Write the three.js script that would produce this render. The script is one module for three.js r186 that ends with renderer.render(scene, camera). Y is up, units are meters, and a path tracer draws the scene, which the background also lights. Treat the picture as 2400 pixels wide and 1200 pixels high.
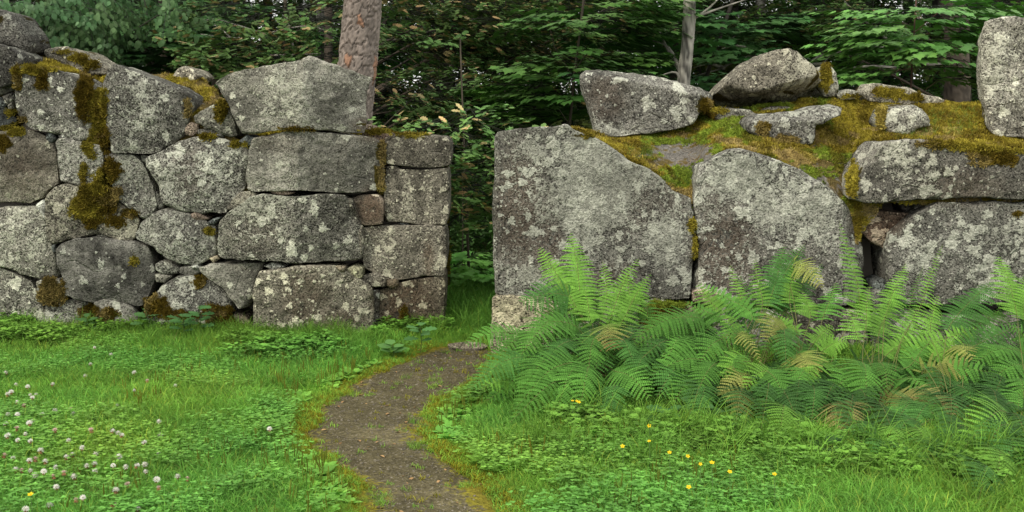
import * as THREE from 'three';
import { mergeGeometries } from 'three/addons/utils/BufferGeometryUtils.js';
import { ImprovedNoise } from 'three/addons/math/ImprovedNoise.js';

// ---------------------------------------------------------------- camera, sky, sun, exposure
const EYE = 1.6, F = 2667, PITCH = Math.atan(340 / F);
const camera = new THREE.PerspectiveCamera(2 * Math.atan(600 / F) * 180 / Math.PI, 2, 0.1, 400);
camera.position.set(0, EYE, 0);
camera.rotation.x = -PITCH;
const scene = new THREE.Scene();
const renderer = new THREE.WebGLRenderer({ antialias: true });
renderer.toneMapping = THREE.LinearToneMapping;
renderer.toneMappingExposure = 1.3;
renderer.shadowMap.enabled = true;
{
  const W = 256, H = 128, d = new Float32Array(W * H * 4), n = new ImprovedNoise();
  for (let j = 0; j < H; j++) for (let i = 0; i < W; i++) {
    const lat = (j + .5) / H * Math.PI - Math.PI / 2, lon = i / W * Math.PI * 2;
    const x = Math.cos(lat) * Math.cos(lon), y = Math.sin(lat), z = Math.cos(lat) * Math.sin(lon);
    const c = n.noise(x * 2.2, y * 4 + 3, z * 2.2) * .5 + n.noise(x * 5, y * 9, z * 5 + 7) * .25;
    const v = (y > 0 ? 1.0 + .45 * y : 1.0) * (1 + .16 * c);
    const o = (j * W + i) * 4;
    d[o] = v * 1.0; d[o + 1] = v * 1.0; d[o + 2] = v * .97; d[o + 3] = 1;
  }
  const t = new THREE.DataTexture(d, W, H, THREE.RGBAFormat, THREE.FloatType);
  t.mapping = THREE.EquirectangularReflectionMapping; t.magFilter = THREE.LinearFilter; t.needsUpdate = true;
  scene.background = t; scene.environment = t;
}
const sun = new THREE.DirectionalLight(0xfff4e2, 1.5);
sun.position.set(-10, 12, 3); sun.target.position.set(0, 0, -7);
sun.castShadow = true; sun.shadow.radius = 34;
sun.shadow.mapSize.set(2048, 2048);
Object.assign(sun.shadow.camera, { left: -16, right: 16, top: 14, bottom: -14, near: 1, far: 60 });
scene.add(sun, sun.target);

// ---------------------------------------------------------------- helpers
function rng(seed) { let a = seed | 0; return () => { a = (a + 0x6d2b79f5) | 0; let t = Math.imul(a ^ (a >>> 15), 1 | a); t = (t + Math.imul(t ^ (t >>> 7), 61 | t)) ^ t; return ((t ^ (t >>> 14)) >>> 0) / 4294967296; }; }
const V = (x, y, z) => new THREE.Vector3(x, y, z);
const clamp = (x, a = 0, b = 1) => x < a ? a : x > b ? b : x;
const lerp = (a, b, t) => a + (b - a) * t;
const sstep = (a, b, x) => { const t = clamp((x - a) / (b - a)); return t * t * (3 - 2 * t); };
const IN = new ImprovedNoise();
const n3 = (x, y, z) => IN.noise(x, y, z);
const fbm3 = (x, y, z, o = 3) => { let s = 0, a = 1; for (let i = 0; i < o; i++) { s += a * IN.noise(x, y, z); x *= 2.03; y *= 2.03; z *= 2.03; a *= .5; } return s; };
const TB = new Float32Array(65536); { const r = rng(99); for (let i = 0; i < 65536; i++) TB[i] = r(); }
function vn(x, y) { // value noise 0..1
  const xi = Math.floor(x), yi = Math.floor(y); let fx = x - xi, fy = y - yi; fx = fx * fx * (3 - 2 * fx); fy = fy * fy * (3 - 2 * fy);
  const a = (xi & 255), b = ((xi + 1) & 255), c = (yi & 255) << 8, d = ((yi + 1) & 255) << 8;
  const p = TB[a | c], q = TB[b | c], r = TB[a | d], s = TB[b | d];
  return p + (q - p) * fx + (r - p) * fy + (p - q - r + s) * fx * fy;
}
const fb = (x, y, o) => { let s = 0, a = .5, t = 0; for (let i = 0; i < o; i++) { s += a * vn(x, y); t += a; a *= .5; x = x * 2.03 + 17.3; y = y * 2.03 + 5.7; } return s / t; };
// photo pixel -> direction, point on a plane of given z, point at a given height
const CP = Math.cos(PITCH), SP = Math.sin(PITCH);
function dir(px, py) { const dx = (px - 1200) / F, dy = -(py - 600) / F; return [dx, dy * CP - SP, -dy * SP - CP]; }
function at(px, py, z) { const d = dir(px, py), t = z / d[2]; return V(d[0] * t, EYE + d[1] * t, z); }
function onY(px, py, y = 0) { const d = dir(px, py), t = (y - EYE) / d[1]; return V(d[0] * t, y, d[2] * t); }
function project(x, y, z) { const yy = y - EYE, fwd = -yy * SP - z * CP, up = yy * CP - z * SP; return [1200 + F * x / fwd, 600 - F * up / fwd, fwd]; }
const curve = (pts) => (x) => { if (x <= pts[0][0]) return pts[0][1]; for (let i = 1; i < pts.length; i++) if (x <= pts[i][0]) return lerp(pts[i - 1][1], pts[i][1], (x - pts[i - 1][0]) / (pts[i][0] - pts[i - 1][0])); return pts[pts.length - 1][1]; };

const taken = {};
function numbered(n) { const k = taken[n] = (taken[n] ?? -1) + 1; return k ? n + '_' + String(k).padStart(3, '0') : n; }
function tag(o, label, category, group, kind) { Object.assign(o.userData, { label, category }); if (group) o.userData.group = group; if (kind) o.userData.kind = kind; return o; }
function thing(name, base, label, category, group) { const g = new THREE.Group(); g.name = numbered(name); g.position.copy(base); scene.add(g); return tag(g, label, category, group); }
function shade(o) { o.castShadow = o.receiveShadow = true; return o; }
function part(name, geo, m, parent, worldSpace = true) {
  if (worldSpace && parent !== scene) geo.translate(-parent.position.x, -parent.position.y, -parent.position.z);
  const o = shade(new THREE.Mesh(geo, m)); o.name = parent === scene ? numbered(name) : name; parent.add(o); return o;
}
function scatter(name, geo, m, items, parent = scene) { // items: [Matrix4, Color?]
  const o = shade(new THREE.InstancedMesh(geo, m, items.length)); o.name = parent === scene ? numbered(name) : name;
  const mm = new THREE.Matrix4(), p = parent === scene ? V(0, 0, 0) : parent.position;
  items.forEach(([a, c], i) => { mm.copy(a); mm.elements[12] -= p.x; mm.elements[13] -= p.y; mm.elements[14] -= p.z; o.setMatrixAt(i, mm); if (c) o.setColorAt(i, c); });
  parent.add(o); return o;
}
const Q = new THREE.Quaternion(), UPV = V(0, 1, 0);
function mat(p, up, spin, s, sy = s) { // local +y along up
  const q = new THREE.Quaternion().setFromUnitVectors(UPV, up).multiply(new THREE.Quaternion().setFromAxisAngle(UPV, spin));
  return new THREE.Matrix4().compose(p, q, V(s, sy, s));
}
function bg(pos, idx, col, uv) { const g = new THREE.BufferGeometry(); g.setAttribute('position', new THREE.Float32BufferAttribute(pos, 3)); if (uv) g.setAttribute('uv', new THREE.Float32BufferAttribute(uv, 2)); if (col) g.setAttribute('color', new THREE.Float32BufferAttribute(col, 3)); if (idx) g.setIndex(idx); g.computeVertexNormals(); return g; }
const sb = (v) => { v = clamp(v); return 255 * (v <= .0031308 ? 12.92 * v : 1.055 * Math.pow(v, 1 / 2.4) - .055); };
function tex(w, h, data, srgb) { const t = new THREE.DataTexture(data, w, h, THREE.RGBAFormat); if (srgb) t.colorSpace = THREE.SRGBColorSpace; t.wrapS = t.wrapT = THREE.RepeatWrapping; t.magFilter = THREE.LinearFilter; t.minFilter = THREE.LinearMipmapLinearFilter; t.generateMipmaps = true; t.needsUpdate = true; return t; }
function tube(points, radii, seg, col, cap = true) { // tapered tube with vertex colours
  const pos = [], idx = [], cols = [], n = points.length; let prev = V(0, 0, 1);
  for (let i = 0; i < n; i++) {
    const t = points[Math.min(i + 1, n - 1)].clone().sub(points[Math.max(i - 1, 0)]).normalize();
    let a = prev.clone().addScaledVector(t, -prev.dot(t)); if (a.lengthSq() < 1e-4) a = V(1, 0, 0).addScaledVector(t, -t.x); a.normalize(); prev = a;
    const b = t.clone().cross(a);
    for (let k = 0; k < seg; k++) { const th = k / seg * Math.PI * 2, c = Math.cos(th) * radii[i], s = Math.sin(th) * radii[i]; pos.push(points[i].x + a.x * c + b.x * s, points[i].y + a.y * c + b.y * s, points[i].z + a.z * c + b.z * s); const cc = typeof col === 'function' ? col(i, k) : col; cols.push(cc[0], cc[1], cc[2]); }
  }
  for (let i = 0; i < n - 1; i++) for (let k = 0; k < seg; k++) { const a = i * seg + k, b = i * seg + (k + 1) % seg; idx.push(a, b, a + seg, b, b + seg, a + seg); }
  if (cap) { const e = pos.length / 3, l = (n - 1) * seg, p = points[n - 1]; pos.push(p.x, p.y, p.z); const cc = typeof col === 'function' ? col(n - 1, 0) : col; cols.push(cc[0], cc[1], cc[2]); for (let k = 0; k < seg; k++) idx.push(l + k, l + (k + 1) % seg, e); }
  return bg(pos, idx, cols);
}
const smoothLine = (pts, n) => new THREE.CatmullRomCurve3(pts, false, 'centripetal').getPoints(n);

// half-resolution depth sheet of the stonework, used only to find where on the stones a moss patch of the photograph lies
const ZW = 1200, ZH = 600, zd = new Float32Array(ZW * ZH).fill(1e9), zn = new Float32Array(ZW * ZH * 3), zid = new Int16Array(ZW * ZH).fill(-1);
function raster(geo, id) {
  const p = geo.attributes.position, ix = geo.index.array, P = new Float32Array(p.count * 3);
  for (let i = 0; i < p.count; i++) { const [a, b, c] = project(p.getX(i), p.getY(i), p.getZ(i)); P[i * 3] = a / 2; P[i * 3 + 1] = b / 2; P[i * 3 + 2] = c; }
  const A = V(), B = V(), C = V();
  for (let t = 0; t < ix.length; t += 3) {
    const a = ix[t], b = ix[t + 1], c = ix[t + 2], ax = P[a * 3], ay = P[a * 3 + 1], bx = P[b * 3], by = P[b * 3 + 1], cx = P[c * 3], cy = P[c * 3 + 1];
    const D = (bx - ax) * (cy - ay) - (cx - ax) * (by - ay); if (Math.abs(D) < 1e-6) continue;
    const x0 = Math.max(0, Math.ceil(Math.min(ax, bx, cx))), x1 = Math.min(ZW - 1, Math.floor(Math.max(ax, bx, cx))), y0 = Math.max(0, Math.ceil(Math.min(ay, by, cy))), y1 = Math.min(ZH - 1, Math.floor(Math.max(ay, by, cy)));
    if (x1 < x0 || y1 < y0) continue;
    A.fromBufferAttribute(p, a); B.fromBufferAttribute(p, b).sub(A); C.fromBufferAttribute(p, c).sub(A); B.cross(C).normalize();
    for (let y = y0; y <= y1; y++) for (let x = x0; x <= x1; x++) {
      const u = ((x - ax) * (cy - ay) - (cx - ax) * (y - ay)) / D, v = ((bx - ax) * (y - ay) - (x - ax) * (by - ay)) / D; if (u < 0 || v < 0 || u + v > 1) continue;
      const d = 1 / ((1 - u - v) / P[a * 3 + 2] + u / P[b * 3 + 2] + v / P[c * 3 + 2]), o = y * ZW + x;
      if (d < zd[o]) { zd[o] = d; zid[o] = id; zn[o * 3] = B.x; zn[o * 3 + 1] = B.y; zn[o * 3 + 2] = B.z; }
    }
  }
}

// ---------------------------------------------------------------- stone surface textures
const ZR = -7.3, zLeft = (px) => -7.8 - .3 * clamp((600 - px) / 600, 0, 1.3);
const ros = { X0: 0, W: 4.2, H: 2.1, w: 2048, h: 1024 };
// patches: [px, py, rx, ry, strength]
const LEFT = { X0: -3.95, W: 4.2, zf: (px) => -7.85,
  dark: [[790, 225, 55, 95, .6], [560, 260, 40, 60, .6], [760, 385, 75, 75, .6], [735, 540, 60, 85, .6], [240, 630, 100, 75, .9], [700, 690, 60, 60, .5], [950, 590, 30, 70, .8], [930, 450, 12, 80, .8], [985, 455, 12, 80, .8], [1030, 440, 14, 80, .9], [1035, 350, 22, 45, .9], [960, 345, 50, 40, .5], [960, 720, 70, 60, .8], [470, 420, 50, 60, .4], [20, 160, 40, 50, .9], [15, 275, 40, 30, .9], [120, 230, 60, 50, .3], [320, 430, 40, 60, .3]],  // right halves of the corner blocks: staining mixed with painted-in shade
  brown: [[950, 720, 70, 70, .9], [1005, 610, 14, 50, .8], [870, 490, 30, 40, .8], [720, 700, 60, 70, .5], [650, 330, 60, 30, .3], [60, 400, 60, 60, .5], [450, 400, 50, 60, .4], [780, 760, 80, 30, .6], [600, 540, 60, 60, .35], [880, 310, 40, 20, .9]],
  pale: [[660, 230, 60, 70, .5], [620, 260, 40, 40, .5], [590, 520, 50, 60, .45], [640, 700, 30, 80, .4], [520, 380, 60, 50, .45], [330, 240, 70, 70, .3], [560, 650, 40, 50, .4], [420, 560, 40, 40, .3], [50, 560, 60, 60, .35], [430, 690, 60, 40, .3], [850, 390, 25, 60, .35], [960, 450, 8, 60, .5], [1010, 450, 8, 60, .5], [910, 590, 25, 60, .3]],
  big: .35, seed: 5 };
const RIGHT = { X0: -.35, W: 4.2, zf: () => ZR,
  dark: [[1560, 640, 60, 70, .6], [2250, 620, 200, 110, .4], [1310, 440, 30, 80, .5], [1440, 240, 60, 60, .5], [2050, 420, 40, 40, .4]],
  brown: [[1215, 500, 55, 140, 1], [1280, 560, 40, 110, .9], [1470, 480, 60, 70, .6], [1700, 590, 70, 100, 1], [1660, 480, 30, 60, .6], [1440, 660, 60, 40, .9], [1570, 470, 40, 60, .5], [1420, 230, 40, 50, .7], [2250, 440, 90, 40, .6], [2060, 530, 60, 40, .9], [1850, 620, 60, 60, .3]],
  pale: [[1380, 420, 90, 130, 1], [1430, 350, 70, 50, .9], [1300, 345, 70, 40, .5], [1740, 410, 70, 50, .8], [1850, 500, 90, 90, .6], [1790, 500, 20, 30, .9], [2150, 410, 70, 40, .7], [2110, 370, 50, 40, .5], [2330, 590, 90, 80, .5], [2150, 590, 40, 60, .5], [1210, 740, 60, 60, .6], [1560, 560, 40, 60, .4], [1250, 660, 50, 40, .5], [1880, 180, 50, 60, .5]],
  big: 1, seed: 9 };
const mossLeft = [[82, 163, 50, 9, 1, 0], [98, 188, 13, 26, 1, 1], [42, 185, 8, 26, 1, 1], [196, 228, 22, 50, 1, 1], [228, 262, 20, 62, 1, 0], [245, 330, 14, 30, .9, 1], [206, 344, 14, 18, .9, 0], [36, 302, 26, 16, 1, 0], [50, 285, 10, 12, .8, 1], [10, 335, 16, 26, 1, 1], [26, 264, 14, 9, .9, 0], [262, 400, 22, 24, .9, 1], [240, 425, 22, 26, 1, 0], [222, 455, 36, 26, 1, 0], [205, 490, 40, 32, 1, 0], [250, 478, 30, 30, 1, 1], [215, 522, 26, 14, 1, 1], [302, 500, 20, 11, .8, 1], [270, 518, 24, 14, .6, 1], [195, 405, 8, 25, .6, 0], [122, 684, 30, 26, 1, 1], [490, 541, 13, 11, .8, 0], [315, 612, 9, 13, .5, 0], [470, 660, 15, 15, .9, 1], [362, 718, 30, 20, 1, 1], [210, 730, 22, 20, .9, 1], [255, 736, 22, 12, .9, 1], [425, 738, 46, 10, .9, 1], [492, 735, 14, 26, .8, 1], [522, 742, 24, 28, 1, 1], [545, 770, 26, 16, .9, 1], [576, 772, 9, 16, .9, 1], [25, 760, 22, 10, .7, 1], [519, 262, 15, 22, 1, 0], [552, 338, 18, 6, 1, 0], [484, 320, 22, 4, .8, 0], [440, 250, 7, 26, .7, 2], [896, 356, 8, 30, .9, 2], [892, 420, 6, 40, .6, 2], [885, 308, 34, 5, .8, 0], [960, 318, 40, 3, .6, 0], [948, 735, 10, 16, .6, 1], [985, 760, 14, 14, .5, 1], [912, 765, 20, 14, .4, 1], [690, 302, 40, 2, .3, 1], [150, 122, 22, 5, .6, 0], [185, 137, 22, 8, .8, 0], [210, 150, 22, 10, .8, 0], [215, 365, 12, 8, .4, 0]];
const mossRight = [[1656, 250, 20, 24, 1, 1], [1622, 528, 8, 22, .7, 0], [1628, 575, 5, 46, .7, 0], [2170, 338, 30, 4, .8, 1], [2240, 337, 60, 6, .9, 0], [2320, 348, 80, 9, 1, 0], [2330, 368, 46, 20, .8, 1], [2390, 350, 30, 8, 1, 0], [1936, 178, 11, 36, 1, 0], [1890, 238, 26, 9, 1, 0], [1786, 300, 16, 14, .8, 1], [1842, 328, 20, 12, .9, 1], [1690, 260, 24, 4, .7, 0], [1555, 714, 50, 7, 1, 3], [1545, 745, 50, 30, .9, 1], [2085, 218, 34, 14, 1, 0], [2130, 228, 30, 7, .8, 0], [2066, 272, 10, 22, .8, 2], [1998, 424, 12, 40, .6, 0], [2385, 500, 14, 6, .5, 1], [1990, 225, 18, 5, .6, 0], [1380, 318, 40, 4, .5, 0], [1810, 345, 60, 6, .5, 0]];
function wallMaps(o, moss, { crustBias = 0, grainK = 1.7, spots = 5200, spotBig = 0, bright = 1, vein = 0 } = {}) {
  const { w, h, W, H } = ros, res = W / w, r = rng(o.seed + spots), lw = 256, lh = 128;
  const low = (list) => { const g = new Float32Array(lw * lh); for (const [px, py, rx, ry, s] of list) { const c = at(px, py, o.zf(px)), k = 7.9 / F; const cx = (c.x - o.X0) / W * lw, cy = c.y / H * lh, ax = rx * k / W * lw, ay = ry * k / H * lh;
    for (let j = Math.max(0, Math.floor(cy - ay * 1.6)); j < Math.min(lh, cy + ay * 1.6); j++) for (let i = Math.max(0, Math.floor(cx - ax * 1.6)); i < Math.min(lw, cx + ax * 1.6); i++) { const d = Math.hypot((i - cx) / ax, (j - cy) / ay); g[j * lw + i] = Math.max(g[j * lw + i], s * (1 - sstep(.45, 1.5, d))); } } return g; };
  const samp = (g, i, j) => { const x = Math.min(i / w * lw, lw - 1.01), y = Math.min(j / h * lh, lh - 1.01), xi = x | 0, yi = y | 0, fx = x - xi, fy = y - yi, k = yi * lw + xi; return (g[k] * (1 - fx) + g[k + 1] * fx) * (1 - fy) + ((g[k + lw] ?? 0) * (1 - fx) + (g[k + lw + 1] ?? 0) * fx) * fy; };
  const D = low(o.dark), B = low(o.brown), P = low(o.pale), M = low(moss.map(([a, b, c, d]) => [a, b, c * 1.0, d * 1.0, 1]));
  const R = new Float32Array(w * h);
  for (let k = 0; k < spots; k++) { // lichen rosettes
    const u = r(), rad = (.004 + .03 * Math.pow(u, 5) * (.5 + o.big + spotBig) + .008 * u) / res, cx = r() * w, cy = r() * h, pale = samp(P, cx, cy);
    if (r() > .3 + .7 * pale && rad > 6) continue;
    const ph = r() * 9, e = .75 + .5 * r(), top = .55 + .45 * r();
    for (let j = Math.floor(cy - rad * 1.4); j <= cy + rad * 1.4; j++) for (let i = Math.floor(cx - rad * 1.4); i <= cx + rad * 1.4; i++) {
      const dx = (i - cx) * e, dy = (j - cy) / e, an = Math.atan2(dy, dx), d = Math.hypot(dx, dy) / (rad * (1 + .18 * Math.sin(3 * an + ph) + .12 * Math.sin(7 * an + ph * 2)));
      if (d < 1) { const q = ((j % h + h) % h) * w + (i % w + w) % w, v = top * Math.min(1, (1 - d) * 2.2); if (v > R[q]) R[q] = v; }
    }
  }
  const C = new Uint8Array(w * h * 4), Hh = new Uint8Array(w * h * 4);
  for (let j = 0; j < h; j++) for (let i = 0; i < w; i++) {
    const x = i * res + 40, y = j * res + 20, q = j * w + i;
    const g0 = fb(x * 1.7 + 11, y * 1.7, 2), g1 = fb(x * 5, y * 5, 3), g2 = fb(x * 38, y * 38, 2), g3 = vn(x * 130, y * 130), g4 = vn(x * 290 + 3, y * 290), gs = fb(x * 24, y * 3.2, 3), g5 = fb(x * 14 + 9, y * 14, 2);
    const grain = g3 * .5 + g4 * .5, dk = samp(D, i, j), br = samp(B, i, j), pl = samp(P, i, j), ms = samp(M, i, j);
    const gc = clamp((grain - .5) * grainK + .5); let a = bright * (.1 + .13 * g1) * (.34 + 1.25 * gc) + (g4 > .78 ? .1 : 0) - (g3 < .24 ? .04 : 0); a = Math.max(a, .018);
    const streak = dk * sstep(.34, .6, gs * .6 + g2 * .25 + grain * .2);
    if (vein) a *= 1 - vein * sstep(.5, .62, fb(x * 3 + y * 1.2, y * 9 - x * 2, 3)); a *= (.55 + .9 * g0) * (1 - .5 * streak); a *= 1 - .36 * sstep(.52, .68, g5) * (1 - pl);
    let cr = a * 1.03, cg = a * 1.0, cb = a * .86;
    const bm = br * sstep(.3, .55, g2 * .55 + g3 * .3 + g1 * .3) * .7; cr = lerp(cr, .1 * (.4 + 1.1 * gc), bm); cg = lerp(cg, .075 * (.4 + 1.1 * gc), bm); cb = lerp(cb, .055 * (.4 + 1.1 * gc), bm);
    const crust = sstep(.5, .62, g2 * .42 + grain * .36 + pl * .36 - br * .03 - dk * .13 + (g1 - .5) * .35 + (g0 - .5) * .5 + crustBias); // grainy crustose lichen
    const rose = sstep(.22, .46, R[q] * (1 - .25 * dk) + (grain - .5) * .7 + (g2 - .5) * .3);
    const L = Math.max(crust * .75, rose), la = (.24 + .13 * g2 + .1 * rose) * (.55 + .8 * gc);
    cr = lerp(cr, la * 1.0, L); cg = lerp(cg, la * 1.01, L); cb = lerp(cb, la * .84, L);
    const mm = sstep(.45, .75, ms + (g2 - .5) * .9 + (g3 - .5) * .5); cr = lerp(cr, .05 * (.5 + grain), mm); cg = lerp(cg, .04 * (.5 + grain), mm); cb = lerp(cb, .008, mm);
    C[q * 4] = sb(cr); C[q * 4 + 1] = sb(cg); C[q * 4 + 2] = sb(cb); C[q * 4 + 3] = 255;
    const crack = 1 - sstep(.0, .012, Math.abs(fb(x * 2.3 + 5, y * 2.3, 3) - .5)); const hh = 255 * clamp(.25 * g2 + .3 * grain + .3 * g1 + .12 * L - .3 * crack * (g5 > .45 ? 1 : 0)); Hh[q * 4] = Hh[q * 4 + 1] = Hh[q * 4 + 2] = hh; Hh[q * 4 + 3] = 255;
  }
  return new THREE.MeshPhysicalMaterial({ map: tex(w, h, C, true), bumpMap: tex(w, h, Hh, false), bumpScale: .024, roughness: .95, specularIntensity: .3, vertexColors: true });
}
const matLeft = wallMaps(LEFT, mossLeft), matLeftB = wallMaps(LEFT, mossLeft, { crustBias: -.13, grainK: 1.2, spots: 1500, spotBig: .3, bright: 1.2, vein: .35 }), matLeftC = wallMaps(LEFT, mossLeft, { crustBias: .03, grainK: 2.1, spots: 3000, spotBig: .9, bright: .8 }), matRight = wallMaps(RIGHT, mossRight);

// ---------------------------------------------------------------- a quarried stone from its outline in the photograph, standing at depth z
function stoneGeo(px, { z, depth = .45, rim = .011, bulge = .008, crease = [], rough = 1, tint = [1, 1, 1], right = false, taper = .06, seed = 1, res = .017, smooth = 1 }) {
  let b = px.map(([x, y]) => at(x, y, z)).map((p) => [p.x, p.y]);
  for (let s = 0; s < smooth; s++) { const o = []; for (let i = 0; i < b.length; i++) { const p = b[i], q = b[(i + 1) % b.length]; o.push([lerp(p[0], q[0], .07), lerp(p[1], q[1], .07)], [lerp(p[0], q[0], .93), lerp(p[1], q[1], .93)]); } b = o; }
  let A = 0, cx = 0, cy = 0, per = 0;
  for (let i = 0; i < b.length; i++) { const p = b[i], q = b[(i + 1) % b.length], c = p[0] * q[1] - q[0] * p[1]; A += c; cx += (p[0] + q[0]) * c; cy += (p[1] + q[1]) * c; per += Math.hypot(q[0] - p[0], q[1] - p[1]); }
  cx /= 3 * A; cy /= 3 * A; if (A > 0) b.reverse(); // clockwise as seen
  const N = Math.round(clamp(per / res, 36, 280)), sx = seed * 3.7;
  const ring = []; { let k = 0, acc = 0; for (let i = 0; i < N; i++) { const want = i * per / N; for (;;) { const p = b[k % b.length], q = b[(k + 1) % b.length], l = Math.hypot(q[0] - p[0], q[1] - p[1]); if (acc + l >= want || k > b.length * 2) { const t = l ? (want - acc) / l : 0; ring.push([lerp(p[0], q[0], t), lerp(p[1], q[1], t)]); break; } acc += l; k++; } } }
  for (const p of ring) { const dx = p[0] - cx, dy = p[1] - cy, R = Math.hypot(dx, dy) || 1, k = 1 + .005 / R; p[0] = cx + dx * k; p[1] = cy + dy * k; } // close the joints
  const size = Math.sqrt(Math.abs(A) / 2); rim = Math.min(rim, size * .3);
  const cr = crease.map(([x0, y0, x1, y1, s]) => { const p = at(x0, y0, z), q = at(x1, y1, z), dx = q.x - p.x, dy = q.y - p.y, l = Math.hypot(dx, dy); return [p.x, p.y, -dy / l, dx / l, s]; }); // falls away on the left of p->q
  const front = (x, y, s) => { let o = bulge * (1 - s * s); for (const [a, c, nx, ny, k] of cr) { const d = (x - a) * nx + (y - c) * ny; if (d > 0) o -= k * d; else if (d > -.02) o -= 0; } return Math.max(o, -depth * .8); };
  const K = Math.max(5, Math.round(size / (res * 1.15))), pos = [], arcs = [], dirs = [], idx = [];
  const rings = []; for (let k = 1; k < K; k++) rings.push(['f', k / K]); rings.push(['f', 1 - .35 / K], ['f', 1]); for (const a of [.22, .45, .7, 1]) rings.push(['r', a * Math.PI / 2]); const S = Math.max(3, Math.round(depth / .06)); for (let k = 1; k <= S; k++) rings.push(['s', k / S]); rings.push(['b', .5]);
  pos.push(cx, cy, z + front(cx, cy, 0)); 
  for (const [kind, v] of rings) for (let i = 0; i < N; i++) {
    const dx = ring[i][0] - cx, dy = ring[i][1] - cy, R = Math.hypot(dx, dy) || 1e-4, ux = dx / R, uy = dy / R, rr = Math.min(rim * (.45 + 2.6 * sstep(.6, .92, vn(ring[i][0] * 11 + sx, ring[i][1] * 11)) + .4 * vn(ring[i][0] * 40, ring[i][1] * 40 + sx)), R * .4);
    let d, zz; const fz = (q) => z + front(cx + ux * q, cy + uy * q, q / R);
    if (kind === 'f') { d = (R - rr) * v; zz = fz(d); } else if (kind === 'r') { d = R - rr + rr * Math.sin(v); zz = fz(d) - rr * (1 - Math.cos(v)); } else if (kind === 's') { const z0 = fz(R) - rr, z1 = z - depth; d = R * (1 - taper * v); zz = lerp(z0, Math.min(z1, z0 - .03), v); } else { d = R * .5; zz = z - depth; }
    pos.push(cx + ux * d, cy + uy * d, zz);
  }
  pos.push(cx, cy, z - depth); const last = pos.length / 3 - 1, M = rings.length;
  for (let i = 0; i < N; i++) { idx.push(0, 1 + (i + 1) % N, 1 + i); for (let k = 0; k < M - 1; k++) { const a = 1 + k * N + i, c = 1 + k * N + (i + 1) % N; idx.push(a, c, a + N, c, c + N, a + N); } const e = 1 + (M - 1) * N; idx.push(e + i, e + (i + 1) % N, last); }
  // roughness of the break surface
  let g = bg(pos.slice(), idx); const nr = g.attributes.normal, P = g.attributes.position, small = clamp(size / .3, .25, 1);
  for (let i = 0; i < P.count; i++) { const x = P.getX(i), y = P.getY(i), w = P.getZ(i), q = x + sx, ridge = 1 - Math.abs(n3(q * 5, y * 5, w * 5 + 3)) * 2;
    const dsp = rough * small * (.011 * fbm3(q * 2.6, y * 2.6, w * 2.6, 2) - .026 * (Math.abs(n3(q * 2.1, y * 2.1 + 5, w * 2.1)) - .2) + .008 * ridge * n3(q * 3, y * 3 + 8, w * 3) + .008 * fbm3(q * 11, y * 11, w * 11, 2) + .0045 * n3(q * 34, y * 34, w * 34));
    P.setXYZ(i, x + nr.getX(i) * dsp, y + nr.getY(i) * dsp, w + nr.getZ(i) * dsp); }
  // uv: the skin unfolded outwards from the middle of the front, in metres; colour: the stone's own tint with soft blotches
  const uv = new Float32Array(P.count * 2), col = new Float32Array(P.count * 3), o = right ? RIGHT : LEFT, arc = new Float32Array(N);
  const own = .86 + .3 * TB[(seed * 977) & 65535], sc = (right ? ZR : -7.85) / z; // texture metres
  for (let i = 0; i < P.count; i++) {
    let u = cx, v = cy; if (i > 0 && i < last) { const k = Math.floor((i - 1) / N), s = (i - 1) % N, pr = k ? i - N : 0; arc[s] = (k ? arc[s] : 0) + Math.hypot(P.getX(i) - P.getX(pr), P.getY(i) - P.getY(pr), P.getZ(i) - P.getZ(pr)); const dx = ring[s][0] - cx, dy = ring[s][1] - cy, R = Math.hypot(dx, dy) || 1; u += dx / R * arc[s]; v += dy / R * arc[s]; }
    uv[i * 2] = (u * sc - o.X0) / ros.W; uv[i * 2 + 1] = (EYE + (v - EYE) * sc) / ros.H;
    const t = own + .22 * fbm3(P.getX(i) * 3 + sx, P.getY(i) * 3, P.getZ(i) * 3, 2); col[i * 3] = tint[0] * t; col[i * 3 + 1] = tint[1] * t; col[i * 3 + 2] = tint[2] * t;
  }
  g.setAttribute('uv', new THREE.BufferAttribute(uv, 2)); g.setAttribute('color', new THREE.BufferAttribute(col, 3)); g.computeVertexNormals();
  return g;
}

// ---------------------------------------------------------------- the two dry stone walls
const wallLeft = thing('dry_stone_wall', V(-2.2, 0, -8.1), 'grey dry stone wall of fitted granite blocks ending in a squared stack of ashlar beside the path opening', 'stone wall');
const wallRight = thing('dry_stone_wall', V(1.8, 0, -7.6), 'dry stone wall of huge lichen covered slabs rising behind the ferns', 'stone wall');
let stoneCount = 1;
const G1 = [1, 1, 1], GD = [.68, .68, .69], GB = [1.0, .95, .88], GL = [1.15, 1.14, 1.1], SLATE = [.5, .56, .62], PINK = [1.25, 1.02, .92], WH = [1.7, 1.75, 1.8], TAN = [1.35, 1.2, .98];
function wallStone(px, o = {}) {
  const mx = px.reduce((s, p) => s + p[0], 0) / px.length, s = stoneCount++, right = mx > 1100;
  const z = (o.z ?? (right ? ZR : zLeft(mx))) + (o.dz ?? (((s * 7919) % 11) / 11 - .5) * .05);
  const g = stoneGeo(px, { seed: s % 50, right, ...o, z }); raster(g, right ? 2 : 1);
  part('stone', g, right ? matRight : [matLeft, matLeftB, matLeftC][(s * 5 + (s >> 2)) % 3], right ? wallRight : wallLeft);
}
const small = (px, o = {}) => wallStone(px, { depth: .2, rim: .014, dz: -.035, bulge: .012, res: .012, ...o });
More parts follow.
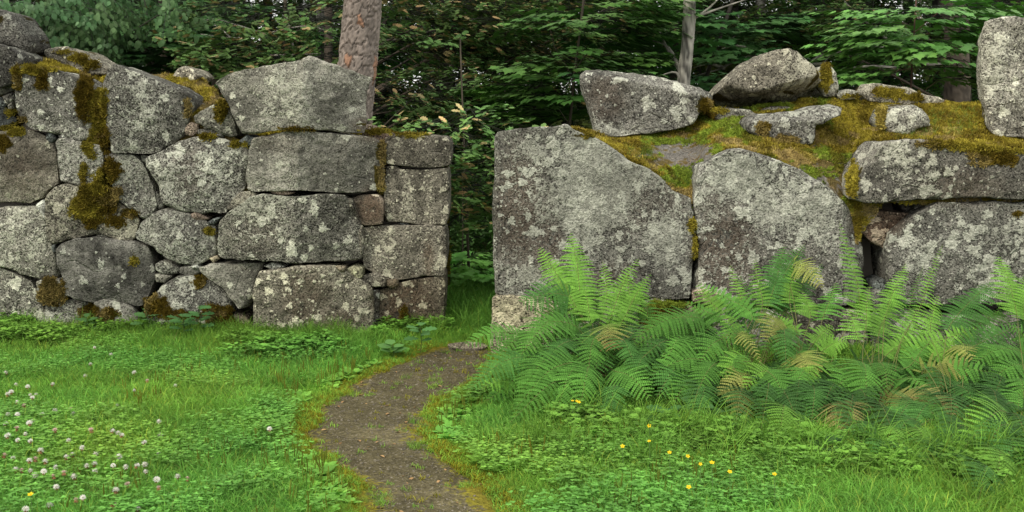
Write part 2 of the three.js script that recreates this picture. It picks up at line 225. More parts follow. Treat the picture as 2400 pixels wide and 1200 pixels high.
// ---- left wall
wallStone([[-70, 95], [0, 103], [20, 112], [40, 128], [46, 143], [37, 165], [33, 195], [0, 204], [-70, 210]], { tint: GD });
small([[-40, 208], [0, 206], [28, 200], [31, 212], [5, 222], [-40, 226]], { tint: GL });
small([[5, 226], [28, 217], [31, 233], [16, 246]], { tint: G1 });
small([[-40, 228], [2, 226], [14, 247], [4, 256], [-40, 256]], { tint: SLATE });
small([[18, 248], [29, 238], [32, 262], [24, 262]], { tint: GL });
small([[-60, 260], [0, 258], [12, 253], [30, 268], [40, 282], [24, 299], [0, 304], [-60, 306]], { tint: SLATE, depth: .35 });
wallStone([[36, 168], [46, 156], [72, 160], [102, 164], [130, 165], [172, 181], [202, 201], [216, 216], [220, 245], [224, 285], [222, 308], [202, 327], [170, 325], [140, 313], [100, 308], [70, 302], [58, 290], [40, 268], [32, 240], [30, 208]], { tint: G1, bulge: .03, crease: [[172, 180, 202, 330, .3]] });
wallStone([[216, 245], [236, 240], [246, 290], [258, 352], [236, 340], [224, 310]], { tint: GB, dz: -.12, depth: .3 });
wallStone([[264, 152], [276, 153], [330, 176], [400, 201], [440, 222], [447, 240], [441, 280], [433, 318], [400, 341], [360, 360], [330, 362], [262, 358], [257, 335], [248, 290], [238, 232], [235, 202], [250, 170]], { tint: G1, bulge: .045, dz: .03 });
wallStone([[500, 195], [512, 184], [540, 170], [590, 160], [640, 153], [690, 142], [720, 131], [730, 134], [762, 149], [802, 161], [862, 178], [856, 190], [846, 240], [844, 300], [838, 313], [800, 309], [760, 305], [720, 301], [690, 300], [640, 308], [600, 315], [566, 313], [555, 290], [540, 255], [520, 225]], { tint: GL, dz: .06, depth: .45, taper: .14, crease: [[716, 120, 700, 330, .75], [560, 330, 500, 190, .5]], bulge: .025 });
small([[456, 272], [490, 250], [516, 240], [536, 258], [551, 290], [558, 318], [540, 322], [500, 312], [470, 290], [458, 288]], { tint: GL, depth: .35, dz: -.02, crease: [[540, 318, 455, 283, .6]] });
small([[434, 302], [445, 288], [465, 293], [463, 308], [450, 318], [436, 315]], { tint: PINK });
small([[463, 304], [490, 302], [510, 310], [500, 319], [465, 316]], { tint: G1 });
small([[478, 298], [488, 293], [492, 300], [482, 302]], { tint: GL, dz: -.02 });
small([[505, 316], [520, 312], [524, 322], [508, 322]], { tint: GD });
small([[560, 331], [580, 317], [600, 324], [592, 339], [566, 341]], { tint: SLATE, dz: .01 });
wallStone([[345, 371], [390, 345], [430, 326], [470, 319], [530, 331], [578, 342], [583, 356], [580, 400], [574, 440], [550, 474], [530, 501], [510, 503], [470, 500], [402, 487], [380, 468], [370, 440], [358, 410], [345, 386]], { tint: G1, bulge: .04 });
wallStone([[-70, 312], [0, 309], [30, 305], [70, 304], [100, 316], [120, 332], [130, 357], [135, 400], [138, 430], [112, 445], [100, 464], [70, 478], [30, 475], [-70, 470]], { tint: GB, bulge: .04 });
wallStone([[131, 336], [142, 326], [190, 335], [236, 342], [242, 366], [240, 400], [226, 430], [180, 434], [160, 430], [140, 424], [134, 390]], { tint: G1 });
small([[108, 313], [124, 313], [130, 325], [118, 335], [108, 325]], { tint: SLATE });
small([[137, 319], [150, 315], [162, 325], [150, 331]], { tint: WH, dz: -.02 });
small([[246, 358], [262, 360], [272, 366], [254, 374], [246, 372]], { tint: GD });
small([[330, 364], [346, 366], [344, 384], [334, 378]], { tint: GD });
wallStone([[254, 372], [270, 363], [310, 363], [330, 376], [345, 402], [360, 440], [368, 480], [356, 504], [336, 512], [310, 493], [276, 468], [262, 440], [250, 400]], { tint: G1 });
wallStone([[106, 470], [122, 446], [150, 432], [175, 436], [225, 436], [258, 452], [280, 474], [310, 497], [326, 516], [316, 555], [300, 567], [270, 559], [230, 546], [190, 554], [160, 560], [140, 566], [121, 570], [109, 545], [105, 510]], { tint: GB, bulge: .03 });
small([[84, 482], [100, 470], [106, 480], [108, 520], [100, 505]], { tint: WH, dz: -.02 });
wallStone([[-70, 490], [0, 488], [40, 483], [84, 484], [99, 502], [110, 542], [120, 580], [135, 640], [130, 650], [90, 652], [50, 640], [20, 625], [-70, 618]], { tint: GL, bulge: .03 });
small([[117, 578], [130, 572], [134, 590], [124, 594]], { tint: SLATE });
wallStone([[-70, 622], [0, 629], [40, 645], [70, 661], [90, 692], [103, 735], [102, 800], [-70, 800]], { tint: GL });
wallStone([[130, 586], [146, 571], [180, 561], [230, 556], [280, 565], [310, 569], [345, 580], [360, 610], [363, 650], [355, 680], [336, 715], [320, 718], [280, 708], [250, 704], [220, 710], [180, 703], [156, 690], [145, 650], [133, 620]], { tint: GD, bulge: .035, dz: .02 });
small([[225, 548], [240, 545], [256, 556], [240, 561], [226, 558]], { tint: GL });
wallStone([[85, 662], [110, 655], [136, 655], [150, 680], [160, 696], [150, 701], [110, 712], [96, 708], [90, 690]], { tint: GL, depth: .3, dz: .02 });
wallStone([[104, 717], [150, 706], [180, 706], [215, 713], [225, 735], [226, 800], [105, 800]], { tint: G1, depth: .35 });
wallStone([[220, 712], [245, 702], [290, 711], [310, 720], [322, 742], [330, 800], [230, 800]], { tint: G1, depth: .35 });
wallStone([[315, 550], [330, 521], [361, 498], [364, 540], [359, 580], [340, 571], [320, 562]], { tint: G1, depth: .3 });
wallStone([[363, 501], [385, 491], [430, 497], [470, 515], [490, 529], [503, 530], [504, 560], [504, 595], [490, 605], [460, 620], [420, 618], [390, 605], [370, 590], [361, 570]], { tint: G1, bulge: .035 });
small([[366, 448], [376, 462], [384, 480], [380, 492], [370, 488]], { tint: GD });
small([[437, 506], [460, 498], [489, 513], [470, 519], [446, 513]], { tint: PINK, dz: .0 });
small([[486, 521], [505, 512], [516, 510], [502, 525], [490, 525]], { tint: SLATE, dz: .0 });
small([[492, 606], [506, 600], [514, 606], [500, 614]], { tint: TAN, dz: 0 });
small([[365, 621], [377, 612], [420, 626], [415, 640], [380, 643], [365, 632]], { tint: G1, dz: -.01 });
small([[422, 627], [445, 623], [471, 629], [470, 641], [442, 648], [420, 640]], { tint: G1, dz: -.01 });
small([[448, 624], [460, 621], [466, 628], [452, 630]], { tint: WH, dz: .01 });
small([[362, 643], [382, 644], [402, 647], [386, 662], [366, 661]], { tint: GL, dz: -.01 });
wallStone([[358, 694], [375, 671], [410, 649], [440, 646], [470, 651], [500, 661], [525, 681], [541, 706], [537, 740], [560, 800], [338, 800], [345, 722]], { tint: G1, bulge: .05 });
wallStone([[466, 627], [490, 619], [560, 617], [619, 616], [606, 650], [598, 680], [580, 720], [558, 725], [545, 705], [520, 674], [490, 655], [470, 640]], { tint: GL, bulge: .02, crease: [[604, 640, 572, 738, .9]] });
wallStone([[530, 492], [545, 469], [565, 453], [590, 450], [600, 455], [580, 470], [551, 487]], { tint: GB, depth: .25 });
wallStone([[548, 735], [575, 745], [588, 760], [588, 800], [556, 800]], { tint: TAN, depth: .3, dz: -.08 });
wallStone([[505, 600], [507, 560], [515, 520], [540, 496], [560, 481], [590, 462], [620, 455], [680, 460], [760, 458], [800, 462], [816, 480], [831, 500], [839, 530], [841, 580], [836, 615], [820, 622], [760, 618], [700, 620], [640, 612], [600, 609], [545, 611], [520, 610]], { tint: GL, dz: .05, depth: .6, crease: [[560, 620, 525, 480, .35], [696, 440, 690, 630, .5]] });
wallStone([[577, 445], [580, 400], [584, 350], [592, 325], [640, 313], [680, 304], [700, 303], [760, 311], [830, 321], [862, 326], [886, 340], [889, 370], [889, 440], [885, 452], [840, 455], [780, 455], [720, 450], [650, 445], [600, 450]], { tint: GL, dz: .04, depth: .6, crease: [[704, 290, 694, 470, .5]] });
wallStone([[592, 805], [592, 740], [593, 690], [601, 655], [611, 636], [640, 636], [680, 633], [720, 627], [780, 628], [800, 640], [830, 660], [858, 681], [866, 711], [866, 760], [864, 805]], { tint: [1.22, 1.16, 1.04], dz: .05, depth: .55, crease: [[700, 610, 692, 810, .4]] });
small([[618, 624], [640, 617], [668, 625], [640, 632]], { tint: WH, dz: .0 });
small([[670, 629], [700, 622], [712, 628], [690, 632]], { tint: TAN, dz: .0 });
small([[632, 447], [650, 444], [690, 452], [672, 457], [640, 455]], { tint: PINK, dz: -.01 });
small([[786, 625], [808, 626], [806, 638], [796, 634]], { tint: TAN, dz: -.06 });
small([[810, 632], [828, 624], [850, 629], [849, 650], [836, 656], [815, 645]], { tint: [1.3, 1.3, 1.0], dz: -.12, depth: .3 });
small([[848, 648], [878, 640], [902, 655], [904, 672], [870, 671], [850, 662]], { tint: GB, dz: -.2, depth: .3 });
small([[903, 659], [930, 655], [933, 667], [916, 676], [906, 670]], { tint: TAN, dz: -.22, depth: .3 });
small([[802, 464], [824, 467], [832, 488], [826, 494], [815, 478]], { tint: GB, dz: -.14, depth: .3 });
small([[840, 535], [848, 530], [852, 560], [846, 600], [842, 570]], { tint: GB, dz: -.16, depth: .3 });
// the squared end stack, set a little back
const ZP = -8.08;
wallStone([[846, 292], [870, 300], [912, 316], [905, 330], [886, 338], [850, 324]], { z: ZP, dz: -.1, tint: PINK, depth: .5, rim: .05 });
wallStone([[884, 336], [908, 330], [908, 456], [890, 458]], { z: ZP, dz: -.12, tint: [.9, .7, .5], depth: .3 });
wallStone([[905, 346], [904, 326], [916, 318], [960, 320], [1000, 320], [1045, 322], [1055, 334], [1056, 370], [1052, 390], [1000, 392], [940, 388], [906, 383]], { z: ZP, dz: .03, tint: GB, depth: .6, rough: .5, rim: .009 });
wallStone([[906, 391], [930, 388], [940, 396], [1000, 397], [1047, 395], [1050, 420], [1050, 500], [1045, 525], [1000, 528], [960, 521], [906, 520], [902, 480], [903, 430]], { z: ZP, dz: .02, tint: GB, depth: .6, rough: .5, rim: .009 });
small([[930, 522], [946, 520], [960, 526], [944, 530]], { z: ZP, tint: SLATE, dz: 0 });
wallStone([[826, 466], [840, 459], [886, 458], [897, 470], [898, 500], [895, 525], [860, 528], [845, 525], [833, 500]], { z: ZP, dz: .08, tint: [1.1, .95, .85], depth: .5, rough: .5, rim: .009 });
wallStone([[850, 536], [870, 531], [905, 531], [960, 531], [1000, 529], [1040, 533], [1046, 560], [1046, 610], [1040, 645], [1000, 646], [940, 655], [906, 656], [880, 640], [856, 628], [850, 600]], { z: ZP, dz: .05, tint: GB, depth: .6, rough: .5, rim: .009 });
wallStone([[890, 682], [930, 666], [960, 659], [1040, 648], [1043, 680], [1040, 740], [1036, 812], [892, 812], [886, 740]], { z: ZP, dz: .03, tint: [1, .9, .78], depth: .6, rough: .5, rim: .009 });
small([[869, 681], [889, 682], [887, 740], [888, 810], [870, 810]], { z: ZP, dz: .06, tint: GD, depth: .3 });
// ---- right wall
wallStone([[1160, 322], [1166, 309], [1200, 305], [1250, 300], [1300, 297], [1332, 292], [1346, 303], [1400, 325], [1430, 345], [1480, 380], [1520, 395], [1560, 425], [1575, 447], [1600, 455], [1620, 465], [1622, 500], [1628, 560], [1630, 600], [1622, 640], [1617, 700], [1580, 702], [1530, 697], [1400, 693], [1300, 695], [1200, 697], [1162, 691], [1156, 600], [1157, 500], [1158, 400]], { dz: .02, depth: .5, rough: .6, rim: .018, bulge: .012, crease: [[1300, 720, 1310, 280, .05]] });
wallStone([[1641, 391], [1651, 382], [1710, 353], [1740, 352], [1790, 365], [1850, 385], [1890, 405], [1940, 440], [1985, 480], [2000, 500], [2012, 540], [2030, 580], [2040, 620], [2036, 680], [2020, 716], [1850, 720], [1700, 715], [1642, 705], [1632, 690], [1640, 620], [1634, 560], [1629, 480], [1633, 420]], { dz: .01, depth: .5, rough: .8, rim: .022, crease: [[1968, 440, 1992, 720, .8], [2010, 500, 1800, 352, -.0]] });
wallStone([[1991, 465], [2001, 440], [2020, 402], [2040, 376], [2060, 346], [2076, 332], [2140, 330], [2200, 335], [2280, 337], [2340, 345], [2400, 354], [2470, 358], [2470, 470], [2400, 468], [2320, 462], [2240, 462], [2190, 470], [2160, 468], [2120, 470], [2060, 475], [2030, 477]], { dz: .06, depth: .5, bulge: .02, rim: .022, tint: [1.05, 1.02, 1] });
wallStone([[2082, 620], [2077, 580], [2087, 545], [2121, 519], [2181, 485], [2202, 475], [2260, 473], [2330, 475], [2400, 477], [2470, 480], [2470, 722], [2330, 715], [2250, 712], [2180, 715], [2122, 715], [2092, 680]], { dz: .03, depth: .45, bulge: .02, rim: .02 });
wallStone([[1990, 499], [2040, 496], [2131, 500], [2112, 515], [2087, 543], [2076, 584], [2050, 569], [2020, 545]], { dz: -.08, depth: .3, tint: [1.05, .85, .75], crease: [[2131, 508, 2060, 600, .5]] });
small([[2112, 480], [2132, 476], [2140, 498], [2120, 500]], { dz: -.2, tint: GD });
small([[2144, 482], [2156, 474], [2166, 492], [2150, 502]], { dz: -.16, tint: G1 });
small([[2044, 662], [2070, 652], [2092, 672], [2086, 700], [2050, 702]], { dz: -.1, tint: SLATE });
small([[2030, 692], [2062, 680], [2090, 704], [2070, 726], [2034, 726]], { dz: -.02, tint: GD });
small([[1624, 690], [1629, 640], [1637, 622], [1636, 680], [1631, 702]], { dz: -.05, tint: G1 });
wallStone([[1157, 703], [1175, 697], [1292, 700], [1304, 760], [1298, 856], [1152, 856]], { dz: .03, depth: .5, tint: [1.35, 1.22, 1], rough: 1.2 });
wallStone([[1306, 706], [1400, 700], [1500, 712], [1508, 790], [1500, 870], [1306, 870]], { depth: .45, tint: GB });
small([[1508, 706], [1540, 699], [1566, 706], [1552, 716], [1512, 716]], { dz: .02, tint: GL });
wallStone([[1512, 722], [1560, 716], [1620, 718], [1640, 740], [1640, 870], [1510, 870]], { depth: .45, tint: [.9, .8, .6], dz: .06 });
small([[1622, 682], [1650, 676], [1690, 690], [1692, 708], [1650, 716], [1624, 710]], { dz: .02, tint: PINK });
wallStone([[1646, 724], [1720, 722], [1820, 728], [1826, 800], [1820, 872], [1646, 872]], { depth: .45, tint: G1 });
wallStone([[1832, 728], [1940, 726], [2030, 730], [2036, 800], [2030, 872], [1832, 872]], { depth: .45, tint: GB });
wallStone([[2040, 732], [2120, 722], [2190, 724], [2196, 800], [2190, 872], [2042, 872]], { depth: .45, tint: G1 });
wallStone([[2200, 752], [2250, 742], [2330, 745], [2392, 752], [2396, 820], [2390, 880], [2202, 880]], { depth: .45, tint: GL, dz: .08 });
small([[2356, 738], [2385, 728], [2420, 734], [2424, 748], [2362, 750]], { dz: .04, tint: G1 });
wallStone([[2402, 752], [2470, 750], [2470, 880], [2402, 880]], { depth: .45, tint: G1 });

// the walls run on beyond the picture
{ const r = rng(808), block = (x0, x1, y0, y1, o) => { const j = () => (r() - .5) * 16, w = x1 - x0, h = y1 - y0; wallStone([[x0 + 6 + w * .1 * r(), y0 + 2], [x0 + w * .5, y0 + j() * .3], [x1 - 6 - w * .15 * r(), y0 + 2], [x1 - 2, y0 + h * .4 + j()], [x1 - 4 - w * .1 * r(), y1 - 2], [x0 + w * .5, y1 + j() * .3], [x0 + 6 + w * .12 * r(), y1 - 2], [x0 + 2, y0 + h * .6 + j()]], { res: .03, ...o }); };
  for (const [a, b, cuts] of [[106, 302, [-74, -210, -330]], [308, 470, [-74, -180, -330]], [476, 618, [-74, -230, -330]], [624, 800, [-74, -190, -330]]]) for (let i = 1; i < cuts.length; i++) block(cuts[i] + 3, cuts[i - 1] - 3, a, b, { tint: [G1, GB, GL][i % 3] });
  for (const [a, b, cuts] of [[362, 470, [2474, 2640, 2780]], [482, 720, [2474, 2610, 2780]], [752, 880, [2474, 2660, 2780]]]) for (let i = 1; i < cuts.length; i++) block(cuts[i - 1] + 3, cuts[i] - 3, a, b, { tint: [G1, GB, GL][i % 3] }); }
// rubble and earth inside the walls, behind the facing stones
const soilMat = new THREE.MeshStandardMaterial({ color: new THREE.Color().setRGB(.2, .18, .15), roughness: 1 });
function core(px, zf, z0, z1, parent) {
  const s = new THREE.Shape(px.map(([x, y]) => { const p = at(x, y, zf); return new THREE.Vector2(p.x, p.y); }));
  const g = new THREE.ExtrudeGeometry(s, { depth: z0 - z1, bevelEnabled: false }); g.translate(0, 0, z1); part('rubble_core', g, soilMat, parent);
}
core([[-320, 150], [40, 180], [200, 240], [440, 260], [560, 330], [840, 350], [1020, 360], [1020, 820], [-320, 820]], -8.1, -8.22, -9.0, wallLeft);
core([[1180, 340], [1340, 340], [1500, 420], [1630, 480], [1720, 400], [1985, 520], [2090, 400], [2770, 400], [2770, 880], [1180, 880]], ZR, ZR - .42, ZR - .62, wallRight);

// the sloping tops of earth, rock and moss between front stones and back
function bedGeo(x0, x1, fc, bc, z0, z1, nx, nt, amp, seed) {
  const pos = [], uv = [], idx = [], fr = curve(fc), ba = curve(bc);
  for (let j = -1; j <= nt + 2; j++) for (let i = 0; i <= nx; i++) {
    const px = lerp(x0, x1, i / nx), zf = typeof z0 === 'function' ? z0(px) : z0, zb = zf + z1, t = clamp(j / nt), e = lerp(zf, zb, t);
    const p = at(px, lerp(fr(px) + 6, ba(px), Math.pow(t, .9)), e);
    const k = sstep(0, .12, t);
    p.y += k * amp * (fbm3(p.x * 3 + seed, e * 3, 2, 3) + .35 * n3(p.x * 16, e * 16, seed));
    if (j < 0) p.y -= .35; if (j === nt + 1) { p.y -= .25; p.z -= .12; } if (j === nt + 2) { p.y = 0; p.z -= .2; }
    pos.push(p.x, p.y, p.z); uv.push(p.x / 2, (e - t * .2) / 2);
  }
  const r = nx + 1; for (let j = 0; j < nt + 3; j++) for (let i = 0; i < nx; i++) { const a = j * r + i; idx.push(a, a + 1, a + r, a + 1, a + r + 1, a + r); }
  return bg(pos, idx, null, uv);
}
function bedMaps(seed, rock) { // pinkish rock, litter and moss humus
  const w = 1024, C = new Uint8Array(w * w * 4), Hh = new Uint8Array(w * w * 4);
  for (let j = 0; j < w; j++) for (let i = 0; i < w; i++) {
    const x = i / w * 2 + seed, y = j / w * 2, q = (j * w + i) * 4, g1 = fb(x * 4, y * 4, 3), g2 = fb(x * 26, y * 26, 2), g3 = vn(x * 120, y * 120), g4 = vn(x * 240, y * 240);
    let a = (.17 + .12 * g1) * (.25 + g3 * .6 + g4 * .6) * (.7 + .6 * g2), c = [a * 1.03, a * .96, a * .85];
    const m = sstep(.42, .56, g1 * .6 + g2 * .5 - rock); c = [lerp(c[0], .13 * (.5 + g4), m), lerp(c[1], .1 * (.5 + g4), m), lerp(c[2], .035 * (.5 + g4), m)];
    C[q] = sb(c[0]); C[q + 1] = sb(c[1]); C[q + 2] = sb(c[2]); C[q + 3] = 255; Hh[q] = Hh[q + 1] = Hh[q + 2] = 255 * clamp(.4 * g2 + .3 * g3 + .2 * g4); Hh[q + 3] = 255;
  }
  return new THREE.MeshPhysicalMaterial({ map: tex(w, w, C, true), bumpMap: tex(w, w, Hh, false), bumpScale: .03, roughness: 1, specularIntensity: .2 });
}
const bedR = bedGeo(1338, 2780, [[1338, 308], [1400, 332], [1430, 352], [1480, 388], [1520, 404], [1575, 454], [1620, 474], [1636, 462], [1650, 400], [1700, 366], [1740, 362], [1790, 374], [1850, 394], [1890, 414], [1940, 449], [1985, 489], [2000, 474], [2030, 402], [2060, 356], [2080, 342], [2200, 345], [2300, 348], [2470, 364]],
  [[1338, 298], [1430, 316], [1500, 300], [1680, 258], [1750, 250], [1850, 240], [1960, 230], [2050, 236], [2200, 236], [2300, 241], [2470, 241]], ZR - .06, -1.2, 340, 60, .022, 3);
raster(bedR, 3); part('wall_top', bedR, bedMaps(1.3, .05), wallRight);
const bedL = bedGeo(-330, 1050, [[-70, 105], [0, 112], [40, 134], [60, 162], [130, 170], [200, 206], [218, 245], [238, 235], [262, 165], [330, 184], [400, 210], [440, 232], [456, 280], [480, 285], [530, 290], [560, 330], [840, 330], [905, 332], [1050, 338]],
  [[-70, 92], [60, 112], [100, 122], [170, 146], [256, 172], [330, 168], [400, 178], [470, 183], [500, 206], [560, 280], [840, 300], [900, 314], [1050, 326]], (px) => lerp(zLeft(px) - .08, ZP - .2, sstep(560, 640, px)), -.75, 310, 36, .02, 11);
raster(bedL, 4); part('wall_top', bedL, bedMaps(5.1, -.1), wallLeft);

// ---- loose boulders lying on the walls
function boulder(px, o, label, name = 'boulder') {
  const s = stoneCount++, right = px[0][0] > 1100, g = stoneGeo(px, { seed: s % 50, right, depth: .45, rim: .05, ...o }); raster(g, 5);
  g.computeBoundingBox(); const b = g.boundingBox, t = thing(name, V((b.min.x + b.max.x) / 2, b.min.y, (b.min.z + b.max.z) / 2), label, name === 'pebble' ? 'stone' : 'boulder');
  scene.remove(t); g.translate(-t.position.x, -t.position.y, -t.position.z);
  const m = shade(new THREE.Mesh(g, right ? matRight : matLeft)); m.name = t.name; m.position.copy(t.position); m.userData = t.userData; scene.add(m); return m;
}
boulder([[-70, 10], [0, 22], [20, 31], [42, 56], [60, 86], [66, 108], [60, 122], [40, 116], [20, 106], [-70, 98]], { z: -8.35, tint: GD, rim: .08 }, 'smooth dark grey boulder lying on the end of the blocky wall above reddish litter');
boulder([[92, 118], [110, 113], [150, 112], [190, 122], [216, 136], [240, 150], [257, 162], [254, 176], [200, 178], [150, 166], [110, 140]], { z: -8.62, tint: [1.3, 1.25, 1.15], rim: .1, crease: [[92, 140, 256, 185, 0.0]] }, 'pale rounded boulder with yellow moss tufts sunk in the blocky wall top');
boulder([[400, 182], [415, 163], [431, 156], [450, 163], [468, 178], [450, 192], [416, 192]], { z: -8.6, tint: [1.45, 1.38, 1.25], rim: .04 }, 'small pointed pale rock poking out of moss on the blocky wall top');
boulder([[1363, 178], [1378, 164], [1440, 165], [1500, 172], [1560, 182], [1620, 200], [1660, 212], [1682, 222], [1672, 250], [1642, 266], [1626, 290], [1580, 304], [1500, 313], [1450, 321], [1400, 318], [1394, 290], [1380, 240], [1365, 205]], { z: -8.22, depth: .6, rim: .015, crease: [[1450, 186, 1640, 224, 1.7], [1360, 180, 1450, 186, 1.2], [1638, 200, 1640, 280, 1.3]] }, 'long flat topped granite boulder tilted on the slab wall beside the mossy slope');
boulder([[1680, 226], [1700, 200], [1740, 165], [1770, 140], [1790, 134], [1820, 118], [1850, 112], [1870, 118], [1892, 135], [1916, 156], [1940, 200], [1938, 226], [1900, 234], [1870, 249], [1830, 246], [1780, 250], [1712, 249]], { z: -8.3, depth: .6, rim: .016, bulge: .05, tint: [1.25, 1.18, 1.08], crease: [[1760, 214, 1686, 232, 2.2], [1872, 246, 1760, 214, 2.2], [1690, 208, 1815, 128, .7], [1850, 100, 1880, 250, .4]] }, 'humped boulder with a dark overhanging underside and pale lichen patches');
boulder([[1915, 162], [1940, 150], [1956, 165], [1966, 205], [1958, 228], [1930, 228]], { z: -8.5, depth: .35, rim: .05, tint: GL, rough: 1.8 }, 'rough grey lichen crusted rock tucked behind the humped boulder');
boulder([[1671, 260], [1690, 252], [1760, 256], [1778, 270], [1752, 290], [1692, 291], [1676, 278]], { z: -8.28, depth: .35, rim: .025, tint: GL }, 'flat propping stone under the overhang of the humped boulder');
boulder([[1776, 262], [1800, 252], [1850, 250], [1866, 262], [1830, 276], [1784, 280]], { z: -8.42, depth: .3, rim: .025, tint: GB }, 'shadowed wedge stone deep under the humped boulder');
boulder([[1748, 290], [1760, 276], [1800, 270], [1880, 262], [1920, 249], [1965, 247], [1981, 255], [1970, 272], [1912, 292], [1906, 335], [1870, 339], [1812, 336], [1780, 321], [1755, 306]], { z: -7.82, depth: .4, rim: .03, tint: G1, crease: [[1740, 288, 1930, 282, 1.2]] }, 'angular grey rock with a long flat ledge set in yellow moss');
boulder([[2070, 288], [2085, 256], [2110, 247], [2150, 247], [2182, 262], [2198, 282], [2190, 294], [2150, 300], [2122, 320], [2086, 313]], { z: -7.68, depth: .35, rim: .04, tint: GL, crease: [[2070, 270, 2190, 272, .7], [2140, 240, 2150, 310, .5]] }, 'squat grey rock beside the grass tuft on the slab wall');
boulder([[2026, 218], [2050, 195], [2100, 200], [2140, 209], [2170, 224], [2216, 235], [2200, 244], [2100, 246], [2036, 236]], { z: -8.5, depth: .35, rim: .03, tint: [1.5, 1.42, 1.32] }, 'low pale slab half buried in ochre moss on the wall crest');
boulder([[1962, 222], [1990, 210], [2010, 214], [2008, 232], [1972, 234]], { z: -8.5, depth: .2, rim: .025, tint: GL }, 'small mossy rock between the humped boulder and the low pale slab');
boulder([[2306, 72], [2314, 52], [2350, 41], [2382, 38], [2420, 44], [2480, 60], [2480, 328], [2400, 324], [2340, 320], [2326, 302], [2320, 260], [2308, 200], [2305, 120]], { z: -7.66, depth: .3, taper: .3, rim: .02, bulge: .02, tint: [1.3, 1.27, 1.22], rough: 1.6, crease: [[2480, 318, 2300, 306, -0.0], [2330, 330, 2322, 40, .3]] }, 'tall upright boulder standing on the thick moss of the lintel stone');
boulder([[1314, 297], [1320, 293], [1330, 293], [1334, 298]], { z: ZR - .02, depth: .05, rim: .01, tint: [3, 3, 3], res: .008 }, 'little white pebble lying on top of the great lichen slab', 'pebble');

// ---------------------------------------------------------------- moss
const leafMat = (o = {}) => new THREE.MeshPhysicalMaterial({ vertexColors: true, roughness: .8, transmission: .35, thickness: 0, side: THREE.DoubleSide, specularIntensity: .15, ...o });
const mossMat = new THREE.MeshPhysicalMaterial({ vertexColors: true, roughness: 1, specularIntensity: .1, side: THREE.DoubleSide });
function mossTuft(seed, n = 26) { const r = rng(seed), pos = [], col = []; for (let k = 0; k < n; k++) { const a = r() * 6.283, e = Math.acos(lerp(.15, 1, r())), l = .6 + .6 * r(), dx = Math.sin(e) * Math.cos(a), dz = Math.sin(e) * Math.sin(a), dy = Math.cos(e), w = .11 + .06 * r(), tx = -Math.sin(a) * w, tz = Math.cos(a) * w, c = .6 + .8 * r();
  const bx = (r() - .5) * 1.3, bz = (r() - .5) * 1.3, m = .45; pos.push(bx - tx * .5, -.1, bz - tz * .5, bx + tx + dx * l * m, dy * l * m, bz + tz + dz * l * m, bx - tx + dx * l * m, dy * l * m, bz - tz + dz * l * m, bx - tx + dx * l * m, dy * l * m, bz - tz + dz * l * m, bx + tx + dx * l * m, dy * l * m, bz + tz + dz * l * m, bx + dx * l, dy * l, bz + dz * l); for (let q = 0; q < 6; q++) col.push(c, c, c * .8); } return bg(pos, null, col); }
const MOSSC = [[.31, .26, .045], [.14, .1, .018], [.36, .28, .13], [.21, .28, .045]];
